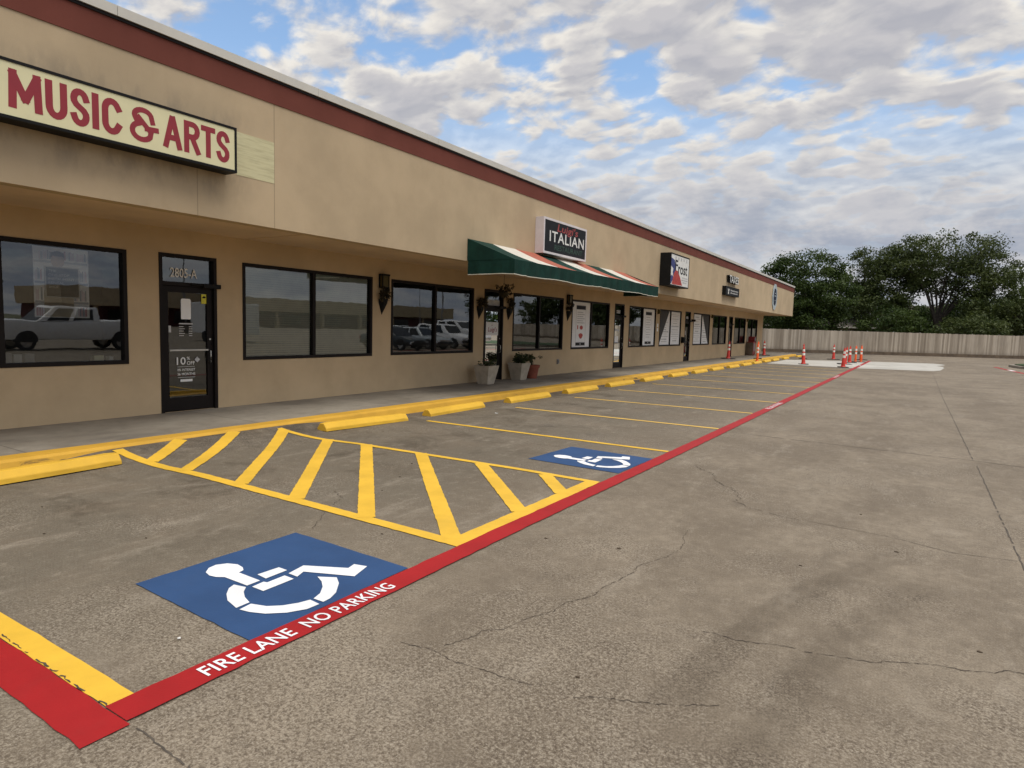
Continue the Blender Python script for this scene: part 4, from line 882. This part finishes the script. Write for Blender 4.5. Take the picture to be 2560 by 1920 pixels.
mb = MB(); mb.tube([(0, 0, .1), (0, 0, ZS+.03-2.62)], .005, 5); mb.tube([(0, 0, .28), (.12, 0, .0)], .004, 4); mb.tube([(0, 0, .28), (-.12, 0, .0)], .004, 4); mb.build('chain', M_black, r, local=True)
mb = MB(); mb.lathe([(.05, -.14), (.12, -.08), (.15, 0), (.13, 0)], 14); mb.build('basket', M_leafdry, r, local=True, smooth=True)
rg = random.Random(3); cs = [(-9.85+rg.uniform(-.2, .2), 15.15+rg.uniform(-.25, .25), 2.62+rg.uniform(-.12, .18)) for _ in range(18)]; V, N = leaf_cloud(cs, [(.07, .07, .08)]*18, 22, .08, 9); leaf_mesh('foliage', V, N, M_leafdry, r)

# little fittings on the wall
def fitting(name, y, z, dx, dy, dz, mt, lab, cat):
    mb = MB(); mb.box(XW, XW+dx, y-dy/2, y+dy/2, z-dz/2, z+dz/2); mb.box(XW, XW+.01, y-dy/2-.012, y+dy/2+.012, z-dz/2-.012, z+dz/2+.012); mb.box(XW+dx, XW+dx*1.25, y-dy*.3, y+dy*.3, z-dz*.3, z+dz*.3)
    tag(mb.build(name, mt, origin=(XW, y, z), bevel=.004), lab, cat)
fitting('wall_lamp', 28.98, 2.56, .10, .14, .20, M_brass, 'small wall lamp before the first curtained window', 'wall lamp')
fitting('wall_lamp', 38.12, 2.60, .10, .14, .20, M_brass, 'small wall lamp after the second curtained window', 'wall lamp')
fitting('wall_lamp', 47.2, 2.58, .10, .14, .20, M_brass, 'small wall lamp between the last two windows', 'wall lamp')
fitting('security_camera', 34.3, 2.27, .16, .16, .12, M_black, 'small black security camera on the wall after the fourth door', 'camera')
fitting('letter_box', 32.72, 1.24, .14, .26, .30, M_black, 'black letter box on the wall beside the fourth door', 'letter box')
fitting('wall_outlet', 19.28, .55, .05, .10, .14, M_grey, 'grey outlet low on the wall right of the terracotta pot', 'outlet')
for k, (z, lab) in enumerate(((1.93, 'upper small white plaque on the wall between two window posters'), (1.73, 'lower small white plaque on the wall between two window posters'))):
    mb = MB(); mb.box(XW, XW+.006, 28.93, 29.08, z-.08, z+.08); mb.box(XW, XW+.009, 28.95, 29.06, z-.065, z+.065); tag(mb.build('plaque', M_paper, origin=(XW, 29, z)), lab, 'plaque')

# red newspaper cabinet near the corner
r = empty('news_cabinet', (-10.02, 47.7, .13), 'red newspaper cabinet on the sidewalk by the far building corner', 'news cabinet')
mb = MB(); mb.box(-.24, .24, -.42, .42, .08, .95); mb.box(-.2, .2, -.36, .36, 0, .08); mb.build('cabinet', M_redbox, r, local=True, bevel=.012)
mb = MB(); mb.box(-.24, .20, .16, .46, .953, 1.32); mb.build('coin_head', M_redbox, r, local=True, bevel=.01)
mb = MB(); mb.box(.24, .252, -.30, .10, .30, .85); mb.box(.18, .208, .2, .42, 1.0, 1.25); mb.build('cabinet_window', M_grey, r, local=True)
mb = MB(); mb.box(-.23, .23, -.46, -.423, .05, .9); mb.build('side_board', M_kick, r, local=True)

# ================================================================== traffic posts
def make_cone(kind):
    r = empty('traffic_cone', (0, 0, 0), 'x', 'traffic cone', 'orange traffic cones at the fresh concrete')
    b = MB()
    if kind == 'wide': b.prism([(-.36, -.18), (.36, -.18), (.40, -.14), (.40, .14), (.36, .18), (-.36, .18), (-.40, .14), (-.40, -.14)], 2, 0, .045)
    else: b.prism([(-.20, -.20), (.20, -.20), (.23, -.17), (.23, .17), (.20, .20), (-.20, .20), (-.23, .17), (-.23, -.17)], 2, 0, .045)
    b.build('base', M_blackrub, r, local=True, bevel=.008)
    rb_, rt_ = (.105, .045) if kind != 'post' else (.062, .058); H = 1.07
    rad = lambda z: rb_+(rt_-rb_)*(z-.045)/(H-.09)
    m = MB(); m.lathe([(rb_+.035, .046), (rb_+.01, .075), (rad(.12), .12), (rad(H-.1), H-.1), (rt_*.8, H-.08), (rt_*.55, H-.06), (rt_*.6, H-.02), (rt_*.3, H)], 18); m.build('cone_body', M_orange if kind != 'post' else M_orange2, r, local=True, smooth=True)
    for z in (.52, .74): m = MB(); m.lathe([(rad(z)+.003, z), (rad(z+.13)+.003, z+.13)], 18, caps=False); m.build('reflective_band', M_refl, r, local=True, smooth=True)
    return r
proto = {k: make_cone(k) for k in ('wide', 'square', 'post')}; used = set()
for (x, y, z, kind, rot, lab, tilt) in (
    (-9.52, 39.3, .13, 'wide', .55, 'orange cone on the sidewalk in front of the last shop windows', .05), (-9.25, 48.4, .13, 'wide', .55, 'orange cone on the sidewalk past the red newspaper cabinet', 0),
    (-7.98, 39.9, .02, 'post', .3, 'orange post standing at the yellow kerb', 0), (-5.47, 39.95, 0, 'square', .55, 'orange cone alone at the left on the fresh pale concrete', -.03), (-6.75, 49.0, 0, 'square', .4, 'orange cone directly behind the left cone of the fresh concrete', 0),
    (-5.0, 50.6, 0, 'wide', .56, 'orange cone on a wide base standing behind the middle of the fresh concrete', 0), (-3.32, 38.6, 0, 'square', .5, 'nearest orange cone of the group beside the red stripe', .03), (-3.62, 42.84, 0, 'wide', .56, 'leaning orange cone second in the group beside the red stripe', .10),
    (-3.6, 45.8, 0, 'wide', .6, 'orange cone in the middle of the group beside the red stripe', 0), (-3.4, 47.6, 0, 'post', .2, 'bright orange post in the group beside the red stripe', 0), (-3.1, 47.8, 0, 'post', .9, 'bright orange post touching its twin in the group beside the red stripe', 0),
    (-3.4, 52.3, 0, 'wide', .56, 'orange cone at the far end of the group beside the red stripe', 0), (-8.3, 41.6, .135, 'post', .1, 'orange post on the kerb behind the kerb side post', 0)):
    o = proto[kind] if kind not in used else dup(proto[kind]); used.add(kind)
    o.location = (x, y, z); o.rotation_euler = (tilt, tilt*.4, rot); tag(o, lab)
# scraps of paper and leaves on the pavement
def scrap(x, y, s, mt, lab, cat, name, seed, grp=None):
    rg = random.Random(seed); a0 = rg.uniform(0, 6.3); mb = MB(); n = 7
    t = [(x+s*(.4+.6*abs(math.cos(a/2)))*math.cos(a+a0)*(1 if cat != 'leaf' else .9), y+s*.6*math.sin(a+a0)*(.7), (.004+rg.uniform(0, .003)) if cat == 'leaf' else .007+rg.uniform(0, .010)) for a in [2*math.pi*k/n for k in range(n)]]
    mb.add([(x, y, .008 if cat == 'leaf' else .012)]+t+[(p[0], p[1], p[2]-.003) for p in t], [(0, i+1, (i+1) % n+1) for i in range(n)]+[(i+1, n+i+1, n+(i+1) % n+1, (i+1) % n+1) for i in range(n)])
    tag(mb.build(name, mt, origin=(x, y, 0)), lab, cat, grp)
M_dryleaf = simple('dry_leaf', (.075, .052, .032), .9)
scrap(-3.19, 1.85, .016, M_paper, 'white paper scrap lying left of the near blue symbol', 'paper scrap', 'paper_scrap', 1)
scrap(-6.84, 10.36, .05, M_paper, 'white paper scrap on the stall past the second wheel stop after the aisle', 'paper scrap', 'paper_scrap', 2)
for k, (x, y) in enumerate(((-.62, 5.06), (-.03, 5.86), (.40, 4.24), (-.35, 6.9), (-1.29, 2.74), (-1.85, 4.59), (-2.43, 4.46), (-6.41, 2.51), (-3.55, 3.75), (-5.1, 5.9), (-4.75, 5.3), (-4.5, 4.75), (-7.0, 7.4), (-6.0, 9.0), (-5.6, 2.2), (-4.9, 2.6))):
    scrap(x, y, (.017, .024, .020, .015)[k % 4], M_dryleaf, 'small dry brown leaf lying on the pavement', 'leaf', 'dry_leaf', 20+k, 'small dry leaves on the pavement')

# ================================================================== fence
FD = 60.0
A = depth_pt(1800, FD); Bp = depth_pt(4600, FD); fdir = (Bp-A).normalized(); fl = (Bp-A).length; fn = Vector((-fdir.y, fdir.x, 0))
if fn.dot(Vector((0, 1, 0))) < 0: fn = -fn
fence = empty('wooden_fence', A, 'weathered grey wooden board fence across the far end of the lot', 'fence')
mb = MB(); s = 0; fr = random.Random(12)
def bxf(mb, s0, s1, d0, d1, z0, z1):
    P = lambda s_, d_, z_: tuple(A+fdir*s_+fn*d_+Vector((0, 0, z_)))
    mb.add([P(a, b, c) for c in (z0, z1) for b in (d0, d1) for a in (s0, s1)], [(0, 2, 3, 1), (4, 5, 7, 6), (0, 1, 5, 4), (2, 6, 7, 3), (0, 4, 6, 2), (1, 3, 7, 5)])
drift = 0
while s < fl:
    w_ = fr.uniform(.135, .148); drift = drift*.9+fr.uniform(-.006, .006); d = fr.uniform(0, .012); bxf(mb, s, s+w_-.006, d, d+.018, .30, 2.14+drift+fr.uniform(-.012, .012)); s += w_
mb.build('board_panel', M_fence, fence)
mb = MB(); s = 0
while s < fl: bxf(mb, s, s+3.0-.01, -.02, .02, .03, .30); s += 3.0
mb.build('kickboard', M_kick, fence)
mb = MB()
for z in (.6, 1.2, 1.9): bxf(mb, 0, fl, .031, .07, z, z+.09)
mb.build('rail', M_kick, fence)
s = 1.2
while s < fl: mb = MB(); bxf(mb, s, s+.07, .072, .14, 0, 2.19); mb.build('post', M_steel, fence); s += 2.44 if s < 45 else 7.3

# island with turf at the right edge
r = MB(); isl = [(5.3, 49.5), (5.0, 52), (5.6, 54.2), (8, 55), (20, 58), (20, 50), (9, 46)]
r.prism(isl, 2, -.02, .14); tag(r.build('kerb', M_walk), kind='structure')
r = MB(); cx_, cy_ = 10, 51.8; r.prism([(cx_+(x-cx_)*.94, cy_+(y-cy_)*.90) for x, y in isl], 2, .13, .19); tag(r.build('turf', M_grass), kind='stuff')
r = MB(); ribbon(r, [(4.15, 50.2), (4.4, 47), (4.85, 41.2), (5.6, 34), (6.2, 28)], .22, .0055, .04, .2, 77, 0, .01)
o = r.build('fire_lane_stripe', M_red, origin=(4.8, 41, 0)); tag(o, 'red stripe running along the turf island at the right edge', 'road marking')
r = MB(); r.add([(4.48, 44.9, .0095), (4.70, 44.9, .0095), (4.60, 46.4, .0095), (4.40, 46.4, .0095)], [(0, 1, 2, 3)]); r.build('lettering', M_whiteold, o)

# ================================================================== trees
def tree(px, depth, H, ell, lab, seed, mt, ncl=90, per=110, size=.30, trunk_h=3.0, trunk_r=.28, name='tree', group='trees behind the wooden fence', at=None, nlimb=24, fork=True):
    """ell: list of (dx along view-right, dz centre, rx, rz) ellipsoids of the crown in metres from the base"""
    base = Vector(at) if at is not None else depth_pt(px, depth); rg = random.Random(seed); t = empty(name, base, lab, 'tree', group)
    rx_ = Vector((_r.x, _r.y, 0)).normalized(); fy = Vector((_f.x, _f.y, 0)).normalized(); C = []; RR = []
    tot = sum(e[2]*e[3] for e in ell)
    for e in ell:
        k = max(4, int(ncl*e[2]*e[3]/tot))
        for _ in range(k):
            while True:
                u = Vector((rg.uniform(-1, 1), rg.uniform(-1, 1), rg.uniform(-1, 1)))
                if .25 < u.length < 1: break
            u = u.normalized()*(u.length**.5)*.93
            p = base+rx_*(e[0]+u.x*e[2])+fy*(u.y*e[2]*.8)+Vector((0, 0, e[1]+u.z*e[3])); s = rg.uniform(.55, 1.25)*min(max(e[2], e[3])*.24, 1.15)
            if p.z < .5: p.z = .5
            C.append(tuple(p)); RR.append((s*1.25, s*1.25, s*.75))
    V, N = leaf_cloud(C, RR, per, size, seed); leaf_mesh('crown', V, N, mt, t)
    m = MB(); fk = base+Vector((rg.uniform(-.2, .2), 0, trunk_h))
    m.tube([base, base+Vector((.05, 0, trunk_h*.5)), fk], [trunk_r*1.25, trunk_r, trunk_r*.85], 9)
    for k in range(nlimb):
        c = Vector(C[rg.randrange(len(C))]); mid = fk.lerp(c, .45)+Vector((rg.uniform(-.4, .4), rg.uniform(-.4, .4), (c.z-fk.z)*.12+rg.uniform(0, .5)))
        if k % 4 == 0: stem = (fk, mid)
        else: mid = stem[1].lerp(mid, .35) if k % 4 < 3 else stem[1]
        big = 1.0 if k % 4 == 0 else .55
        m.tube([fk-Vector((0, 0, rg.uniform(0, trunk_h*.3))) if k % 4 == 0 else stem[0].lerp(stem[1], .6), fk.lerp(mid, .5)+Vector((rg.uniform(-.2, .2), 0, .2)) if k % 4 == 0 else stem[0].lerp(stem[1], .8), mid, mid.lerp(c, .6)+Vector((rg.uniform(-.4, .4), 0, .2)), c], [trunk_r*.45*big, trunk_r*.33*big, trunk_r*.22*big, trunk_r*.12*big, .015], 6)
    m.build('trunk', M_bark, t, smooth=True); return t
tree(2008, 67, 11, [(0, 6.6, 4.3, 4.2), (-2.6, 5.6, 3.0, 3.6), (.5, 3.6, 3.6, 2.4), (2.2, 6.0, 3.0, 3.0)], 'dense bright green rounded tree nearest the building end, overhanging the fence', 1, M_leaf1, 190, 150, .28, 3.0)
tree(2165, 74, 12, [(-1.2, 8.6, 3.4, 3.0), (1.8, 8.2, 3.8, 3.6), (.3, 5.0, 4.2, 3.0)], 'loose airy tree standing between the dense tree and the spreading tree', 2, M_leaf2, 180, 120, .28, 4.0)
tree(2335, 74, 15, [(0, 11.0, 6.4, 3.0), (-4.0, 9.6, 4.0, 2.8), (4.6, 9.2, 4.2, 3.0), (0.5, 9.0, 5.2, 2.4), (5.2, 6.6, 3.4, 2.4)], 'tall spreading tree with a bare forked trunk and broad domed crown', 3, M_leaf2, 250, 115, .28, 3.4, .34, nlimb=52)
tree(2500, 70, 10, [(0, 6.0, 4.6, 3.4), (-2.0, 4.0, 3.6, 2.4), (2.8, 4.2, 4, 3)], 'wide drooping olive tree right of the spreading tree', 4, M_leaf2, 130, 130, .32, 2.4)
tree(2640, 78, 13, [(0, 8.6, 5.0, 3.6), (-2.5, 5.6, 4, 3)], 'dark tall tree at the right edge behind the drooping tree', 5, M_leaf1, 110, 110, .36, 3)
tree(2215, 70, 6, [(0, 3.1, 3.4, 2.0), (2.5, 2.4, 2.6, 1.5)], 'low dark bush under the airy tree behind the fence', 6, M_leaf1, 70, 120, .28, 1.2, .12, name='shrub')
tree(2080, 80, 10, [(0, 5, 5, 4)], 'dark tree filling the gap behind the dense tree', 7, M_leaf1, 80, 100, .36, 2.5)
tree(2440, 86, 9, [(0, 4, 6.5, 3.4)], 'dark low tree mass behind the drooping tree', 8, M_leaf1, 90, 110, .38, 2.0)
tree(1925, 76, 9, [(0, 4.6, 4.5, 3.4)], 'dark tree partly hidden by the far end of the shop building', 9, M_leaf1, 80, 110, .34, 2.0)
tree(2850, 74, 11, [(0, 6.5, 5, 3.8)], 'round tree just outside the right edge behind the fence', 10, M_leaf2, 70, 100, .38, 2.5)
tree(3300, 76, 11, [(0, 6.5, 6, 3.8)], 'broad tree far along the fence to the right', 11, M_leaf1, 70, 100, .40, 2.5)
tree(2420, 66, 5, [(0, 2.6, 3.6, 1.3)], 'low bushy growth along the fence in front of the drooping tree', 12, M_leaf2, 60, 110, .28, 1.0, .10, name='shrub')
tree(2290, 82, 7, [(0, 3.2, 4.2, 2.6)], 'dark bush behind the trunk of the spreading tree', 21, M_leaf1, 80, 120, .32, 1.2, .12, name='shrub')
tree(2190, 84, 8, [(0, 4.0, 4.0, 3.2)], 'dark bush behind the airy tree', 22, M_leaf1, 80, 120, .32, 1.2, .12, name='shrub')
tree(2390, 80, 7, [(0, 3.6, 4.0, 2.8)], 'dark bush right of the spreading tree trunk', 23, M_leaf1, 80, 120, .32, 1.2, .12, name='shrub')
# hanging spray of the dense tree over the fence is part of its crown

# houses beyond the fence
def house(px, depth, W, D, hw, hr, lab, seed, wins_):
    b = depth_pt(px, depth); r = empty('house', b, lab, 'house'); r.rotation_euler = (0, 0, math.atan2(_r.y, _r.x))
    m = MB(); m.box(-W/2, W/2, 0, D, 0, hw); m.build('wall', M_siding, r, local=True)
    m = MB(); e = .5; m.add([(-W/2-e, -e, hw-.05), (W/2+e, -e, hw-.05), (W/2+e, D+e, hw-.05), (-W/2-e, D+e, hw-.05), (-W/2+W*.18, D/2, hr), (W/2-W*.18, D/2, hr)], [(0, 1, 5, 4), (1, 2, 5), (2, 3, 4, 5), (3, 0, 4), (3, 2, 1, 0)]); m.build('roof', M_shingle, r, local=True)
    m = MB(); m.box(-W/2-e, W/2+e, -e-.03, -e, hw-.2, hw-.03); m.build('eave', M_eave, r, local=True)
    for x in wins_:
        m = MB(); m.box(x-.7, x+.7, -.04, -.003, 1.2, 2.3); w_ = m.build('window', M_eave, r, local=True); m = MB(); m.box(x-.62, x+.62, -.05, -.041, 1.27, 2.23); m.build('pane', M_carglass, w_, local=True)
house(2126, 72, 3.4, 5, 2.75, 3.6, 'small pale eaved house glimpsed between trees above the fence', 1, [-.6, .8])
house(2345, 88, 9, 8, 2.9, 6.2, 'grey shingle roofed house behind the trunk of the spreading tree', 2, [-2.5, 2.5])
house(1965, 84, 10, 8, 2.9, 5.4, 'dark roofed house hidden under the trees by the building end', 3, [-2, 2])

# ================================================================== what the shop windows mirror: the rest of the lot
def loft_x(mb, secs):
    """secs: (x, [(y, z), ...]) closed half rings mirrored in y"""
    rings = []
    for x, half in secs: rings.append([(x, y, z) for y, z in half]+[(x, -y, z) for y, z in reversed(half)])
    n = len(rings[0]); V = [p for r_ in rings for p in r_]
    f = [(a*n+i, a*n+(i+1) % n, (a+1)*n+(i+1) % n, (a+1)*n+i) for a in range(len(rings)-1) for i in range(n)]+[tuple(range(n))[::-1], tuple((len(rings)-1)*n+i for i in range(n))]
    mb.add(V, f)
def vehicle(name, loc, rot, lab, cat, mt, body, cab, axles, wr, bed=None, group=None):
    r = empty(name, loc, lab, cat, group); r.rotation_euler = (0, 0, rot)
    m = MB(); loft_x(m, [(x, [(w_*.30, z0), (w_*.96, z0+.03), (w_, z0+.12), (w_, z1-.14), (w_*.965, z1-.03), (w_*.6, z1+.01)] if bed else [(w_*.30, z0), (w_*.92, z0+.04), (w_, z0+(z1-z0)*.35), (w_*.985, z0+(z1-z0)*.75), (w_*.90, z1-.01), (w_*.55, z1+.015)]) for x, w_, z0, z1 in body])
    m.build('body', mt, r, local=True, smooth=True)
    (xf0, xf1, xr1, xr0, zb, zr, w0, w1) = cab
    m = MB(); B_ = [(xf0, w0, zb), (xr0, w0, zb)]; T_ = [(xf1, w1, zr), (xr1, w1, zr)]
    m.add([(xf0, -w0, zb), (xf0, w0, zb), (xr0, w0, zb), (xr0, -w0, zb), (xf1, -w1, zr), (xf1, w1, zr), (xr1, w1, zr), (xr1, -w1, zr)], [(4, 5, 6, 7), (0, 1, 5, 4), (1, 2, 6, 5), (2, 3, 7, 6), (3, 0, 4, 7)])
    m.build('cabin', mt, r, local=True, bevel=.05)
    def panel(a, b, c, d, nm, inset, k0, k1):
        a, b, c, d = map(Vector, (a, b, c, d))
        P = lambda u, v: (a.lerp(b, u)).lerp(d.lerp(c, u), v)
        nrm = (b-a).cross(d-a).normalized()
        if nrm.dot(a.lerp(c, .5)-Vector(((xf0+xr0)/2, 0, zb))) < 0: nrm = -nrm
        q = [P(k0, .06), P(k1, .06), P(k1, .84), P(k0, .84)]; mm = MB(); mm.quad(*[tuple(p+nrm*.012) for p in q]); mm.build(nm, M_carglass, r, local=True)
    for s_ in (-1, 1):
        a, b, c, d = (xf0, s_*w0, zb), (xr0, s_*w0, zb), (xr1, s_*w1, zr), (xf1, s_*w1, zr)
        panel(a, b, c, d, 'side_window', 0, .12, .46); panel(a, b, c, d, 'side_window', 0, .54, .88)
    panel((xf0, -w0, zb), (xf0, w0, zb), (xf1, w1, zr), (xf1, -w1, zr), 'windscreen', 0, .05, .95); panel((xr0, -w0, zb), (xr0, w0, zb), (xr1, w1, zr), (xr1, -w1, zr), 'rear_window', 0, .08, .92)
    hw = max(b_[1] for b_ in body)
    for ax in axles:
        for s_ in (-1, 1):
            mm = MB(); prof = [(wr*.62, -.11), (wr*.96, -.11), (wr, -.07), (wr, .07), (wr*.96, .11), (wr*.62, .11)]
            V = []; n = 24
            for (q, yy_) in prof:
                for k in range(n): a = 2*math.pi*k/n; V.append((ax+q*math.cos(a), s_*(hw-.09)+yy_, wr+q*math.sin(a)))
            mm.add(V, [(j*n+k, j*n+(k+1) % n, (j+1)*n+(k+1) % n, (j+1)*n+k) for j in range(len(prof)-1) for k in range(n)]); wh = mm.build('wheel', M_tyre, r, local=True, smooth=True)
            mm = MB(); mm.prism([(ax+wr*.62*math.cos(2*math.pi*k/20), wr+wr*.62*math.sin(2*math.pi*k/20)) for k in range(20)], 1, s_*(hw-.09)-.08, s_*(hw-.09)+.085); mm.build('rim', M_rim, wh, local=True)
            mm = MB(); mm.prism([(ax+wr*1.14*math.cos(2*math.pi*k/24), wr*1.0+wr*1.14*math.sin(2*math.pi*k/24)) for k in range(13)], 1, s_*(hw-.24), s_*(hw+.006)); mm.build('wheel_arch', M_blackrub, r, local=True)
    xf = body[0][0]; xr = body[-1][0]
    for s_ in (-1, 1):
        mm = MB(); mm.box(xf-.10, xf+.02, s_*.78*hw-.16, s_*.78*hw+.16, body[0][3]-.22, body[0][3]-.06); mm.build('headlight', M_lamp, r, local=True, bevel=.02)
        mm = MB(); mm.box(xr-.02, xr+.06, s_*.85*hw-.10, s_*.85*hw+.10, body[-1][3]-.28, body[-1][3]-.06); mm.build('tail_light', M_tail, r, local=True, bevel=.015)
    mm = MB(); mm.box(xf-.06, xf+.05, -hw*.9, hw*.9, body[0][2]+.02, body[0][2]+.20); mm.build('front_bumper', M_chrome if bed else M_blackrub, r, local=True, bevel=.03)
    mm = MB(); mm.box(xr-.05, xr+.06, -hw*.9, hw*.9, body[-1][2]+.02, body[-1][2]+.20); mm.build('rear_bumper', M_chrome if bed else M_blackrub, r, local=True, bevel=.03)
    if bed:
        mm = MB(); mm.box(bed[1]+.08, bed[0]-.08, -hw*.8, hw*.8, bed[2]+.004, bed[2]+.02); mm.build('bed_liner', M_blackrub, r, local=True)
    return r
SED = dict(body=[(2.25, .70, .32, .62), (2.1, .82, .24, .72), (1.4, .89, .22, .84), (.7, .90, .22, .92), (-1.2, .90, .22, .95), (-1.9, .87, .24, .96), (-2.25, .78, .34, .90)], cab=(.95, .25, -1.0, -1.75, .90, 1.44, .82, .60), axles=(1.42, -1.38), wr=.32)
SUV = dict(body=[(2.3, .75, .40, .78), (2.15, .86, .30, .92), (1.4, .93, .28, 1.03), (.6, .94, .28, 1.08), (-1.8, .94, .28, 1.10), (-2.25, .90, .36, 1.08)], cab=(.95, .35, -1.95, -2.22, 1.05, 1.70, .88, .70), axles=(1.45, -1.35), wr=.36)
TRK = dict(body=[(3.02, .94, .62, 1.24), (2.96, .99, .50, 1.36), (1.9, 1.0, .46, 1.39), (1.35, 1.0, .46, 1.36), (-1.1, 1.0, .46, 1.38), (-1.14, 1.0, .46, 1.40), (-3.1, 1.0, .50, 1.42), (-3.2, .98, .56, 1.42)], cab=(1.55, .78, -1.0, -1.10, 1.36, 2.02, .95, .82), axles=(2.0, -2.0), wr=.42, bed=(-1.15, -3.2, 1.36))
vehicle('pickup_truck', (13.6, 14.7, 0), -math.pi/2, 'white crew cab pickup truck mirrored in the first shop window', 'pickup truck', M_carwhite, **TRK)
vehicle('parked_car', (8.2, 31.4, 0), math.pi, 'dark sedan at the near end of the row of cars facing the shops', 'car', M_cardark, group='cars parked facing the shops', **SED)
vehicle('parked_car', (8.4, 34.3, 0), math.pi, 'silver sedan between the dark sedan and the white car', 'car', M_carsilver, group='cars parked facing the shops', **SED)
vehicle('parked_car', (8.5, 37.2, 0), math.pi, 'white sport utility car in the row facing the shops', 'car', M_carwhite, group='cars parked facing the shops', **SUV)
vehicle('pickup_truck', (10.2, 40.4, 0), math.pi, 'white pickup truck at the far end of the row facing the shops', 'pickup truck', M_carwhite, **TRK)
vehicle('parked_car', (26, 52, 0), 1.4, 'silver sedan parked alone far across the lot', 'car', M_carsilver, **SED)
r = empty('cargo_trailer', (20.3, 28.4, 0), 'white enclosed cargo trailer parked across the lot', 'trailer')
m = MB(); m.box(-1.0, 3.8, -1.15, 1.15, .55, 2.75); m.build('trailer_box', M_carwhite, r, local=True, bevel=.05)
m = MB(); m.box(-1.02, -1.003, -1.05, -.02, .65, 2.65); m.box(-1.02, -1.003, .02, 1.05, .65, 2.65); m.build('rear_door', M_offwhite, r, local=True)
for s_ in (-1, 1):
    m = MB(); m.prism([(1.6+.36*math.cos(2*math.pi*k/20), .36+.36*math.sin(2*math.pi*k/20)) for k in range(20)], 1, s_*1.28-.11, s_*1.28+.11); m.build('wheel', M_tyre, r, local=True)
# opposite row of shops
ob = empty('shop_row', (95, 95, 0), 'long tan shop row with dark red wall across the lot, seen only as a reflection', 'building')
m = MB(); m.box(97.5, 112, 50, 150, 0, 3.3); m.build('wall', M_burg, ob)
m = MB(); m.box(95, 95.3, 49, 151, 3.3, 6.2); m.box(95.3, 112, 49, 49.3, 3.3, 6.2); m.box(95.3, 112, 49.3, 150, 5.6, 5.7); m.build('fascia', M_fascia, ob)
m = MB(); m.box(95.3, 112, 49.3, 150.7, 3.25, 3.3); m.build('soffit', M_soffit, ob)
for y in range(54, 150, 12): m = MB(); m.box(95.4, 95.9, y, y+.6, 0, 3.25); m.build('pillar', M_wall, ob)
for y in range(57, 148, 12): m = MB(); m.box(97.42, 97.499, y, y+5, .6, 2.6); m.build('window', M_carglass, ob)
for k, (x, y, H) in enumerate(((46, 40, 9), (30, 64, 9), (60, 95, 9))):
    r = empty('light_pole', (x, y, 0), ('tall parking lot light pole near the trailer', 'tall parking lot light pole midway across the lot', 'tall parking lot light pole before the far shop row')[k], 'light pole', 'lot light poles')
    m = MB(); m.lathe([(.28, 0), (.28, .7)], 16); m.build('pole_base', M_walk, r, local=True); m = MB(); m.tube([(0, 0, .7), (0, 0, H)], [.09, .06], 10); m.build('pole', M_grey, r, local=True); m = MB(); m.box(-.7, .7, -.15, .15, H, H+.16); m.build('lamp_head', M_grey, r, local=True, bevel=.03)
for k, (x, y, s_) in enumerate(((80, 5, 1.25), (88, 22, 1.2), (92, 36, 1.0), (60, 118, 1.0), (44, 112, .9), (30, 118, 1.1), (76, -14, 1.3), (24, 96, .95))):
    tree(0, 0, 0, [(0, 6*s_, 5.5*s_, 3.6*s_), (2.5*s_, 4.6*s_, 4*s_, 2.6*s_), (-3*s_, 4.6*s_, 3.6*s_, 2.4*s_)], ('dark round tree left of the far shop row', 'bushy tree close to the far shop row', 'small tree at the corner of the far shop row', 'green tree at the far right of the lot', 'leafy tree beyond the parked cars', 'broad tree beyond the fence corner', 'big tree far left across the lot', 'tree behind the turf island')[k], 40+k, M_leaf1 if k % 2 else M_leaf2, 70, 70, .5, 2.2*s_, .25, group='trees across the lot', at=(x, y, 0), nlimb=8)
